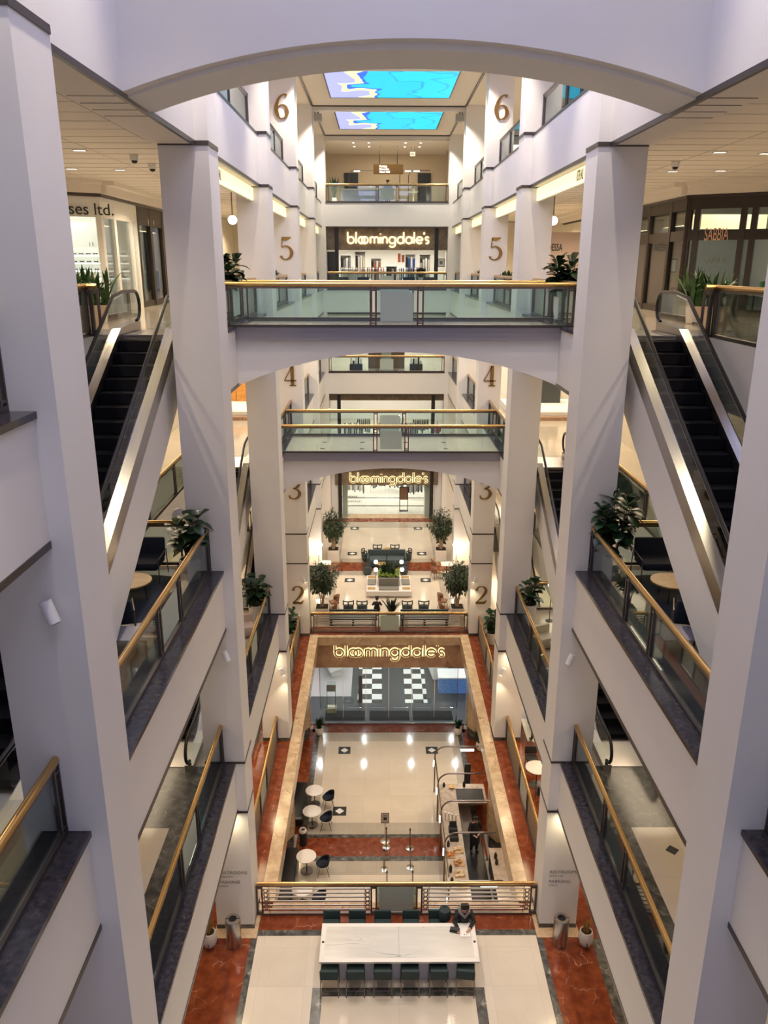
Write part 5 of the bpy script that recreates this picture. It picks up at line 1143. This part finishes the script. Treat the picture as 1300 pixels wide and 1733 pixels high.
def mannequin(lab, x, y, z, mb_, mt, rz=0.):
    t = thing('mannequin', lab, 'mannequin', (x, y, z), rz)
    b = MB().tube([(0, 0, .86), (0, 0, 1.05), (0, 0, 1.3), (0, 0, 1.46), (0, 0, 1.52)], [.13, .11, .17, .07, .05], 12); b.lathe([(.01, 1.5), (.06, 1.54), (.085, 1.63), (.07, 1.72), (.01, 1.76)], n=12)
    for q in (-1, 1): b.tube([(q*.15, 0, 1.4), (q*.23, .03, 1.12), (q*.2, -.08, .85)], [.055, .04, .03], 8); b.tube([(q*.08, 0, .9), (q*.09, .01, .5), (q*.1, 0, .04)], [.085, .06, .035], 8)
    b.build('body', mb_, t, smooth=True)
    g = MB().tube([(0, 0, .80), (0, 0, 1.05), (0, 0, 1.33), (0, 0, 1.44)], [.19, .15, .19, .10], 12)
    for q in (-1, 1): g.tube([(q*.13, 0, 1.38), (q*.235, .03, 1.12), (q*.21, -.08, .9)], [.075, .06, .05], 8)
    g.build('jacket', mt, t, smooth=True); MB().lathe([(.2, 0), (.2, .015), (.01, .02)], n=16).build('base', chrome, t); return t
goldj = mat('gold_jacket', (.42, .26, .08), .35, .5)
mannequin('mannequin in a shiny gold jacket on level 3, left one of the pair', -.35, 57.2, 5.38, ink, goldj, .2); mannequin('mannequin in a shiny gold jacket on level 3, right one of the pair', .15, 57.4, 5.38, ink, goldj, -.2)
mannequin('white mannequin with a red top at the far right of level 3', 3.72, 56.6, 5.38, shopwhite, mat('red_top', (.35, .05, .03), .6))
mannequin('pale mannequin at the far left of level 5', -3.9, 56.4, 16.25, shopwhite, mat('pale_coat', (.6, .58, .55), .7)); mannequin('white mannequin in a black jacket on the right of level 5', 2.35, 56.6, 16.25, shopwhite, mat('garment_black', (.015, .015, .02)), .1)
for i, x in enumerate((-3.0, -1.6, 1.5, 3.0)):
    t = thing('armchair', f'dark low armchair behind the far railing of level 5, {words[i]} from the left', 'chair', (x, 55.95, 16.25)); MB().rbox((0, 0, .2), .75, .6, .25, .08).build('seat', navy, t, smooth=True); MB().rbox((0, -.28, .4), .8, .12, .42, .05).build('backrest', navy, t, smooth=True)
    for a in (-.3, .3): MB().cyl((a, -.2, 0), (a, -.2, .2), .015, 6).cyl((a, .2, 0), (a, .2, .2), .015, 6).build('legs', chrome, t)
t = thing('clothes_shelf', 'white wall shelf with red and black boxes on the right of level 5', 'shelf', (1.2, 60.6, 18.0)); MB().box(-.9, -.2, 0, .9, .2, .05).build('shelf', shopwhite, t)
for k, c in enumerate(('rust', 'rust', 'black')): MB().box(-.35+.28*k, -.12, .05, -.15+.28*k, .12, .65-.1*k).build('box', mat('garment_'+c, (0, 0, 0)), t)
t = thing('picture', 'small black framed picture at the far right of level 5', 'picture', (3.75, 56.9, 18.0)); MB().box(-.24, -.02, -.28, .24, .02, .28).build('frame', ink, t); MB().box(-.2, -.025, -.24, .2, -.018, .24).build('print', shopwhite, t); MB().box(-.1, -.03, -.1, .1, -.024, .12).build('figure', mat('garment_grey', (0, 0, 0)), t)
struct(MB().box(-4., 55.7, 16.25, -3.5, 55.8, 18.7), 'wall_dark_panel', mat('charcoal_panel', (.05, .055, .055), .3), 'dark panel at the left of the level 5 shop')
# level 4 displays
t = thing('display_wall', 'brown wooden display wall in the middle of the far shop on level 4', 'display', (0, 57.2, 10.75)); MB().box(-1.3, 0, 0, 1.3, .2, 2.6).build('panel', mat('brown_panel', (.17, .11, .06), .5, noise=(8, .2)), t); MB().box(-.35, -.04, .1, .35, 0, 1.2).build('grey_plaque', frost, t); MB().box(-1.3, -.05, 1.5, 1.3, .0, 2.4).build('blue_shelf', mat('blue_products', (.03, .05, .2), .5, noise=(20, .8)), t)
for x in (-2.15, 2.1):
    t = thing('display_plinth', f'black plinth with goods at the {"left" if x < 0 else "right"} of the far shop on level 4', 'display', (x, 56.4, 10.75)); MB().rbox((0, 0, 0), .9, .6, .42, .02).build('plinth', ink, t)
    for k in range(5): MB().rbox((-.34+.17*k, random.uniform(-.1, .1), .42), .13, .12, random.uniform(.2, .5), .03).build('goods', ink if k % 2 else shopwhite, t)
# level 6 lobby beyond
struct(MB().box(-4.8, FAR+7, 21.7, 4.8, FAR+7.3, CEIL7), 'wall_lobby', mat('lobby_wall', (.62, .52, .38), .6), 'beige back wall of the level 6 lobby')
struct(MB().box(-4.25, FAR+.5, CEIL7-.3, 4.25, FAR+7, CEIL7-.24), 'ceiling', ceilm, 'beige ceiling of the level 6 lobby')
for x, w in ((-2.55, 1.0), (2.75, .95)):
    struct(MB().box(x-w/2, FAR+6.9, 21.7, x+w/2, FAR+7, 24.2), 'door_lobby', mat('dark_door', (.03, .03, .03), .3), f'dark doorway at the {"left" if x < 0 else "right"} of the level 6 lobby')
t = thing('reception_desk', 'pale reception desk behind the level 6 railing', 'desk', (-1.5, 57.6, 21.7)); MB().box(-1.6, -.3, 0, 1.3, .3, 1.0).build('front_panel', mat('desk_blue', (.42, .46, .60), .4), t); MB().box(-1.7, -.38, 1.0, 1.4, .38, 1.06).build('desk_top', shopwhite, t)
t = thing('office_chair', 'grey chair in the middle behind the level 6 railing', 'chair', (.05, 55.75, 21.7)); MB().rbox((0, 0, .5), .6, .12, .7, .05).build('backrest', mat('garment_grey', (0, 0, 0)), t); MB().rbox((0, .3, .45), .6, .5, .1, .05).build('seat', mat('garment_grey', (0, 0, 0)), t); MB().cyl((0, .3, 0), (0, .3, .45), .04, 8).build('stem', ink, t)
J4 = {k: v for k, v in J.items()}
person('person in a blue top seated at the level 6 lobby desk', (.05, 56.15, 21.7), 0, J4, mat('blue_cloth', (.03, .10, .30), .8), mat('black_cloth', (0, 0, 0)))
t = thing('flower_vase', 'vase of orange flowers on a white stand at the right of the level 6 lobby', 'vase', (1.75, 56.4, 21.7)); MB().lathe([(.3, 0), (.06, .06), (.05, .7), (.35, .8), (.01, .82)], n=18).build('stand', shopwhite, t, smooth=True); MB().lathe([(.08, .82), (.12, .95), (.05, 1.05), (.01, 1.05)], n=12).build('vase', potw, t)
fl_ = MB()
for i in range(60): d = Vector((random.gauss(0, 1), random.gauss(0, 1), abs(random.gauss(.6, .6)))).normalized(); leafmesh(fl_, Vector((0, 0, 1.1))+d*.15, d, .14, .10, .2, n=2)
fl_.build('flowers', mat('orange_flower', (.45, .2, .08), .6, noise=(6, .5)), t)
for i, (x0, x1) in enumerate(((-2.6, -.1), (.9, 1.35), (1.5, 3.0))):
    t = thing('arched_lamp', f'thin bronze hoop light over the level 6 lobby, {["left", "middle", "right"][i]} one', 'lamp', (x0, 58.6, 21.7)); w = x1-x0
    MB().tube([(0, 0, 0), (0, 0, 2.0), (.1, 0, 2.25), (.3, 0, 2.35), (max(w, .5), 0, 2.35)], .03, 6).build('tube', bronze, t, smooth=True); MB().tube([(.35, -.02, 2.3), (.75, -.02, 2.3)], .035, 8).build('lamp', lamp_w, t)
for x in (-2.2, -1.2, 1.2, 2.2):
    for y in (56.2, 58.):
        t = thing('ceiling_downlight', f'tiny round downlight in the lobby ceiling, column at {"far left" if x < -2 else "left" if x < 0 else "right" if x < 2 else "far right"}, {"front" if y < 57 else "rear"} row', 'lamp', (x, y, CEIL7-.31)); MB().cyl((0, 0, 0), (0, 0, .01), .07, 12).build('lens', lamp_w, t)
light('AREA', 'lobby_light', (0, 58, CEIL7-.35), 130, (1, .84, .6), 4, 3)
# ================================================================== LEVEL 5 STORES AT THE SIDES
def front(sg, p0, p1, z0, z1, name, lab, fm, hdr, mull, mw=.10, back=None):
    """glazed front between plan points, frame material fm; mull = fractions of mullions"""
    a = Vector(p0); b = Vector(p1); L = (b-a).length; an = math.atan2(b.y-a.y, b.x-a.x)
    t = thing(name, lab, 'shop front', (a.x, a.y, z0), an); H = z1-z0
    MB().box(0, -.08, H-hdr[0], L, .08, H).build('header', fm, t); MB().box(0, -.07, 0, L, .07, .22).build('plinth', fm, t)
    for f_ in hdr[1:]: MB().box(0, -.07, f_-.16, L, .07, f_+.16).build('transom', fm, t)
    xs = [0]+[m_*L for m_ in mull]+[L]
    for x in xs: MB().box(x-mw, -.09, 0, x+mw, .09, H).build('mullion', fm, t)
    for i in range(len(xs)-1): MB().box(xs[i]+mw, -.01, .22, xs[i+1]-mw, .01, H-hdr[0]).build('glass_panel', glass2, t)
    return t, L
zt = 19.95
# right: dark framed boutique
K = (9.7, 27.6)
t, L = front(1, K, (13.6, 25.0), 16.25, zt, 'boutique_front', 'dark framed glass boutique front with bronze lettering, right side of level 5', mat('espresso_frame', (.030, .022, .018), .4), (.35, 2.55), (.06, .36, .43, .80), .09)
text('lettering_line', 'SABBIA', (L*.20, -.10, 2.55), .56, mat('copper_letter', (.75, .45, .28), .3, .8), sx=.42, th=.004, parent=t)
text('lettering_line', 'SABBIA', (L*.20, .25, 1.75), .30, mat('grey_ink', (0, 0, 0)), sx=.75, parent=t)
t, L = front(1, (9.7, 36.0), K, 16.25, zt, 'boutique_front', 'dark framed glass side of the boutique facing the walkway, right side of level 5', mat('espresso_frame', (0, 0, 0)), (.35, 2.55), (.18, .36, .55, .82), .10)
# left: white optician front
t, L = front(-1, (-13.6, 25.2), (-9.75, 27.8), 16.25, zt, 'shop_front_white', 'white framed shop front with black lettering, left side of level 5', shopwhite, (.62,), (.42, .72), .06)
text('lettering_line', 'glasses ltd.', (L*.86, -.14, 3.30), .52, ink, parent=t)
t, L = front(-1, (-9.75, 27.8), (-9.75, 31.6), 16.25, zt, 'shop_front_white', 'white framed side of the shop front facing the walkway, left side of level 5', shopwhite, (.62,), (.35, .85), .12)
t, L = front(-1, (-9.75, 31.85), (-9.75, 37.85), 16.25, zt, 'shop_front_dark', 'black framed glass shop front beyond the white one, left side of level 5', mat('espresso_frame', (0, 0, 0)), (.65,), (.3, .6), .14)
for x in (1.4, 2.2):
    MB().add([(x, -.09, 3.05), (x-.09, -.09, 3.22), (x, -.09, 3.39), (x+.09, -.09, 3.22), (x, -.1, 3.05), (x-.09, -.1, 3.22), (x, -.1, 3.39), (x+.09, -.1, 3.22)], [(0, 1, 2, 3), (4, 5, 6, 7), (0, 1, 5, 4), (1, 2, 6, 5), (2, 3, 7, 6), (3, 0, 4, 7)]).build('diamond_motif', steelb, t)
for sg in (-1, 1):
    pl = [(sg*9.65, 46), (sg*9.65, 27.7), (sg*13.6, 25.0)]
    for (z0, z1, off, m_) in ((19.95, 20.05, .05, dark), (20.05, 20.30, .25, ceilm), (20.30, 20.47, .50, ceilm)):
        c = MB()
        for (a, b) in zip(pl[:-1], pl[1:]):
            a_, b_ = Vector(a), Vector(b); d = (b_-a_).normalized(); nn = Vector((-d.y, d.x))*(1 if sg > 0 else -1); nn = nn if (nn.x*sg < 0 or nn.y < 0) else -nn
            p = [a_, b_, b_+nn*off, a_+nn*off]; c.prism([(q.x, q.y) for q in p], 'z', z0, z1)
        struct(c, 'trim_cornice', m_, f'stepped cornice over the shop fronts, {SIDE[sg]} side of level 5, height {z0:.0f}')
    # shop interiors
    struct(MB().box(sg*15.4, 24.5, 16.25, sg*15.5, 46, 20.3).box(sg*9.9, 33.2 if sg < 0 else 36.2, 16.25, sg*15.4, 33.3 if sg < 0 else 36.4, 20.3), 'wall_shop', mat('shop_grey', (.50, .52, .52), .6) if sg > 0 else shopwhite, f'inner walls of the {SIDE[sg]} shop on level 5')
    light('AREA', 'shop_light', (sg*12.3, 30, 20.2), 110 if sg < 0 else 80, (1, .96, .88), 2, 4)
    struct(MB().box(sg*9.6, 36.2 if sg > 0 else 38., 16.25, sg*9.8, FAR+12, 20.4), f'wall_{SIDE[sg]}_gallery', cream_wall, f'{SIDE[sg]} gallery wall beyond the shops, level 5')
    struct(MB().box(sg*5.06, 52.0, 16.25, sg*9.7, 52.3, 20.4), 'wall_end', cream_wall, f'cream end wall of the {SIDE[sg]} gallery, level 5')
# optician shelves
t = thing('display_shelves', 'white lit eyewear shelves and cabinets inside the left shop on level 5', 'shelves', (-11.6, 31.6, 16.25))
MB().box(-2.4, 0, 0, 1.6, .3, 1.0).box(-2.4, .02, 2.2, 1.6, .35, 3.1).build('cabinet', shopwhite, t)
for k in range(4): MB().box(-2.4, -.1, 1.05+.28*k, 1.6, .3, 1.08+.28*k).build('shelf', mat('lit_shelf', (.9, .9, .88), .4, emis=(1, .98, .92), estr=1.6), t)
gl = MB()
for k in range(4):
    for i in range(14): x = -2.2+.27*i; gl.box(x, -.06, 1.12+.28*k, x+.07, -.04, 1.16+.28*k).box(x+.09, -.06, 1.12+.28*k, x+.16, -.04, 1.16+.28*k)
gl.build('eyeglasses', ink, t)
hd = MB()
for x in (-1.9, -.9, -.78, .1, .22, 1.1): hd.box(x, -.0, 2.25, x+.02, .02, 2.4)
hd.build('handles', chrome, t)
t = thing('glowing_panel', 'warm glowing panel high inside the boutique on the right of level 5', 'light panel', (12.2, 30.0, 19.1)); MB().box(-1.5, 0, 0, 1.2, .05, .5).build('panel', mat('soft_yellow', (.9, .75, .45), .5, emis=(1, .78, .42), estr=.7), t)
for i, (x, y) in enumerate(((10.6, 29.5), (11.6, 28.6), (12.8, 28.2))):
    t = thing('display_table', f'dark display table inside the right boutique, {["by the walkway", "in the middle", "towards the outside"][i]}', 'table', (x, y, 16.25)); MB().box(-.5, -.3, .78, .5, .3, .84).build('table_top', ink, t)
    for a in (-.45, .45):
        for b_ in (-.25, .25): MB().box(a-.02, b_-.02, 0, a+.02, b_+.02, .78).build('leg', ink, t)
    MB().rbox((0, 0, .84), .3, .2, .25, .04).build('ornament', mat('green_glass', (.10, .3, .12), .3), t)
# right gallery kiosk beyond pier 2
t = thing('kiosk_board', 'pale pink shop board with thin black capitals, right gallery of level 5', 'sign', (7.3, 37.0, 16.25)); MB().box(-.9, 0, 0, 1.2, .2, 3.0).build('board', mat('pale_pink', (.68, .52, .44), .5), t)
text('lettering_line', 'ADESSA', (-.05, -.02, 2.35), .42, ink, sx=.55, parent=t); MB().box(-.75, -.03, 1.3, -.45, -.01, 1.9).build('picture_frame', ink, t); MB().box(-.71, -.035, 1.35, -.49, -.02, 1.85).build('picture', shopwhite, t)
for sg in (-1, 1):
    t = thing('globe_lamp', f'glowing globe lamp hanging in the {SIDE[sg]} gallery of level 5', 'lamp', (sg*5.85, 30.6, 19.4)); MB().lathe([(.01, -.16), (.1, -.13), (.155, -.06), (.165, 0), (.155, .06), (.1, .13), (.01, .16)], n=18).build('globe', lamp_w, t, smooth=True); MB().cyl((0, 0, .15), (0, 0, 1.0), .02, 6).build('rod', dark, t)
    for i, (x, y) in enumerate(((7.4, 16.3), (8.6, 16.4), (9.8, 17.0), (7.6, 20.4), (8.8, 20.6), (10.2, 20.5), (7.9, 24.4), (9.2, 24.2))):
        t = thing('ceiling_downlight', f'small twin square downlight in the {SIDE[sg]} gallery ceiling of level 5, number {i+1} going back', 'lamp', (sg*x, y, 20.41)); MB().box(-.13, -.07, 0, -.01, .07, .012).box(.01, -.07, 0, .13, .07, .012).build('lens', mat('lamp_dim', (1, 1, 1), .5, emis=(1, .92, .8), estr=1.3), t); MB().box(-.15, -.09, .004, .15, .09, .015).build('frame', bronze, t)
for i, (x, y) in enumerate(((-6.55, 21.2), (-6.6, 23.0), (7.2, 22.2))):
    t = thing('dome_camera', ['black dome camera on the left gallery ceiling of level 5, nearer one', 'black dome camera on the left gallery ceiling of level 5, farther one', 'black dome camera on the right gallery ceiling of level 5'][i], 'camera', (x, y, 20.22))
    MB().lathe([(.01, 0), (.06, .02), (.075, .07), (.01, .08)], n=14).build('dome', black, t, smooth=True); MB().lathe([(.10, .07), (.11, .2), (.01, .2)], n=14).build('housing', shopwhite, t, smooth=True)
# ================================================================== LEVEL 4 SEATING BESIDE THE ESCALATORS
for sg in (-1, 1):
    sd = SIDE[sg]
    t = thing('rug', f'round dark navy rug under the seating on the {sd} of level 4', 'rug', (sg*5.95, 16.2, 10.752)); MB().lathe([(1.35, 0), (1.35, .012), (.01, .014)], n=40).build('pile', navy, t)
    t = thing('armchair', f'navy armchair with thin metal frame facing the camera on the {sd} of level 4', 'chair', (sg*6.05, 17.35, 10.76), PI)
    MB().rbox((0, .02, .34), .86, .74, .16, .05).build('seat', navy, t, smooth=True); MB().rbox((0, -.36, .42), .86, .14, .46, .05, tilt=.15).build('backrest', navy, t, smooth=True)
    for x in (-.46, .46): MB().tube([(x, .36, 0), (x, .36, .58), (x, -.36, .62), (x, -.40, 0)], .013, 6).build('side_frame', bronze, t)
    t = thing('armchair', f'navy armchair with thin metal frame facing away on the {sd} of level 4', 'chair', (sg*5.85, 14.35, 10.76), sg*-.35)
    MB().rbox((0, .02, .34), .86, .74, .16, .05).build('seat', navy, t, smooth=True); MB().rbox((0, -.36, .42), .86, .14, .46, .05, tilt=.15).build('backrest', navy, t, smooth=True)
    for x in (-.46, .46): MB().tube([(x, .36, 0), (x, .36, .58), (x, -.36, .62), (x, -.40, 0)], .013, 6).build('side_frame', bronze, t)
    t = thing('coffee_table', f'round wooden coffee table on the navy rug, {sd} side of level 4', 'table', (sg*6.0, 16.15, 10.76)); MB().lathe([(.47, .40), (.48, .43), (.47, .44), (.01, .44)], n=36).build('table_top', mat('honey_wood', (.55, .32, .09), .4, noise=(6, .12)), t, smooth=True)
    for k in range(3): a = 2*PI*k/3; MB().cyl((.3*math.cos(a), .3*math.sin(a), .4), (.36*math.cos(a), .36*math.sin(a), 0), .016, 6).build('leg', dark, t)
    t = thing('side_table', f'low square grey table with dark edge on the {sd} of level 4, nearest the camera', 'table', (sg*5.25, 13.6, 10.76)); MB().rbox((0, 0, .38), .9, .62, .03, .02).build('table_top', mat('grey_top', (.28, .27, .29), .4), t)
    for x in (-.4, .4):
        for y in (-.28, .28): MB().box(x-.015, y-.015, 0, x+.015, y+.015, .38).build('leg', dark, t)
t = thing('table_lamp', 'white dome lamp behind the left fig on level 4', 'lamp', (-5.35, 18.2, 10.75)); MB().cyl((0, 0, 0), (0, 0, 1.35), .014, 6).build('pole', dark, t); MB().lathe([(.17, 1.30), (.17, 1.34), (.12, 1.44), (.04, 1.48), (.01, 1.48)], n=20).build('shade', mat('lamp_shade_grey', (.6, .6, .66), .4), t, smooth=True); MB().lathe([(.14, 0), (.14, .02), (.01, .03)], n=16).build('base', dark, t)
t = thing('globe_lamp', 'glowing globe floor lamp behind the right fig on level 3', 'lamp', (5.75, 26.4, 5.38)); MB().cyl((0, 0, 0), (0, 0, 1.3), .015, 6).build('pole', dark, t); MB().lathe([(.01, -.14), (.09, -.11), (.14, 0), (.09, .11), (.01, .14)], (0, 0, 1.42), 16).build('globe', lamp_w, t, smooth=True); MB().lathe([(.14, 0), (.14, .02), (.01, .03)], n=16).build('base', dark, t)
t = thing('armchair', 'dark armchair behind the right fig on level 3', 'chair', (6.25, 25.3, 5.38), .4); MB().rbox((0, 0, .2), .8, .75, .25, .1).build('seat', navy, t, smooth=True); MB().rbox((0, -.36, .3), .8, .14, .5, .06).build('backrest', navy, t, smooth=True)
t = thing('side_table', 'black round tray table with wooden rim on the right of level 3', 'table', (5.6, 23.6, 5.38)); MB().lathe([(.40, .45), (.42, .5), (.01, .49)], n=28).build('table_top', ink, t, smooth=True); MB().tube([(.42*math.cos(a), .42*math.sin(a), .5) for a in [2*PI*k/28 for k in range(28)]], .02, 6, closed=True).build('rim', wood, t); MB().cyl((0, 0, 0), (0, 0, .46), .03, 8).build('stem', ink, t)
for i, (x, y, c) in enumerate(((-5.2, 25.2, 'pale_pink'), (-5.6, 24.2, 'beige'), (5.15, 24.35, 'beige'))):
    t = thing('low_chair', ['pale pink low seat behind the left fig on level 3', 'beige low seat nearer than the pink one on the left of level 3', 'beige low seat beside the black tray table on level 3'][i], 'chair', (x, y, 5.38), .4); MB().rbox((0, 0, .1), .7, .6, .32, .1).build('seat', mat(c, (.6, .55, .4)), t, smooth=True); MB().rbox((0, .27, .3), .7, .12, .4, .05).build('backrest', mat(c, (0, 0, 0)), t, smooth=True)
# L3 floor pattern and cafe table on L2 right
for sg in (-1, 1):
    struct(MB().box(sg*5.36, 9.6, 5.38, sg*9.6, 15.25, 5.386), 'floor_inlay', creamt, f'cream tile field of the {SIDE[sg]} gallery floor, level 3')
    struct(MB().box(sg*4.8, 9.6, 5.38, sg*5.36, 15.87, 5.385).box(sg*5.36, 15.25, 5.38, sg*9.6, 15.87, 5.385), 'floor_inlay', darkm, f'dark stone border of the {SIDE[sg]} gallery floor, level 3')
    struct(MB().box(sg*4.8, 15.87, 5.38, sg*9.6, 17.6, 5.384), 'floor_inlay', darkm, f'grey tile before the escalator foot, {SIDE[sg]} gallery, level 3')
    struct(MB().box(sg*4.8, 9.6, 10.75, sg*9.6, 17.9, 10.752), 'floor_inlay', mat('grey_carpet_tile', (.20, .19, .20), .35, noise=(8, .1)), f'grey floor of the {SIDE[sg]} seating area, level 4')
t = thing('floor_inset', 'small dark square in the cream floor on the right of level 3', 'floor inset', (6.05, 14.5, 5.387), .8); MB().box(-.11, -.11, 0, .11, .11, .004).build('square', ink, t)
round_table('cafe_table', 'white round table behind the right perforated railing on level 2', (5.15, 24.1, 0), .42, .74, potw, dark)
for y, w_ in ((25.1, 'far'), (23.1, 'near')):
    t = thing('cafe_chair', f'black chair on the {w_} side of the white table behind the right railing', 'chair', (5.15, y, 0), 0 if y < 24 else PI); MB().rbox((0, 0, .42), .45, .42, .06, .06).build('seat', ink, t, smooth=True); MB().rbox((0, -.2, .5), .45, .05, .3, .02).build('backrest', ink, t, smooth=True)
    for x in (-.18, .18):
        for yy in (-.17, .17): MB().cyl((x, yy, .42), (x*1.1, yy*1.1, 0), .013, 6).build('leg', brownbark, t)
# wooden cabinet shop and white tables at the ends of the level 4 galleries
for sg in (-1, 1):
    struct(MB().box(sg*5.1, 45.2, 10.75, sg*9.7, 45.4, 15.0), 'wall_end', shopwhite, f'white end wall of the {SIDE[sg]} gallery, level 4')
    light('AREA', 'shop_light', (sg*7.4, 40.5, 14.9), 95, (1, .97, .88), 2.5, 6)
    t = thing('platform', f'white raised display platform at the end of the {SIDE[sg]} gallery, level 4', 'platform', (sg*7.7, 39.6, 10.75)); MB().rbox((0, 0, 0), 3.6, 3.9, .35, .03).build('plinth', shopwhite, t); MB().box(-1.8, -2.35, .0, 1.8, -1.97, .16).build('step_board', sandm, t)
t = thing('cabinet', 'orange wooden cabinet at the end of the left gallery on level 4', 'cabinet', (-7.9, 40.7, 11.1)); MB().box(-1.2, 0, 0, 1.3, .5, 1.05).build('carcass', wood_or, t)
for x in (-.6, 0, .6): MB().box(x-.01, -.01, 0, x+.01, 0, 1.05).build('door_gap', brownbark, t)
MB().rbox((-.2, .2, 1.05), .5, .3, .3, .05).build('ornament', ink, t)
t = thing('display_stand', 'dark display stand with small goods at the end of the right gallery on level 4', 'display', (8.2, 40.6, 11.1)); MB().rbox((0, 0, 0), 1.2, .6, 1.2, .03).build('stand', mat('charcoal_panel', (0, 0, 0)), t)
for k in range(6): MB().rbox((-.5+.2*k, 0, 1.2), .12, .3, random.uniform(.15, .5), .03).build('goods', [ink, shopwhite, wood_or][k % 3], t)
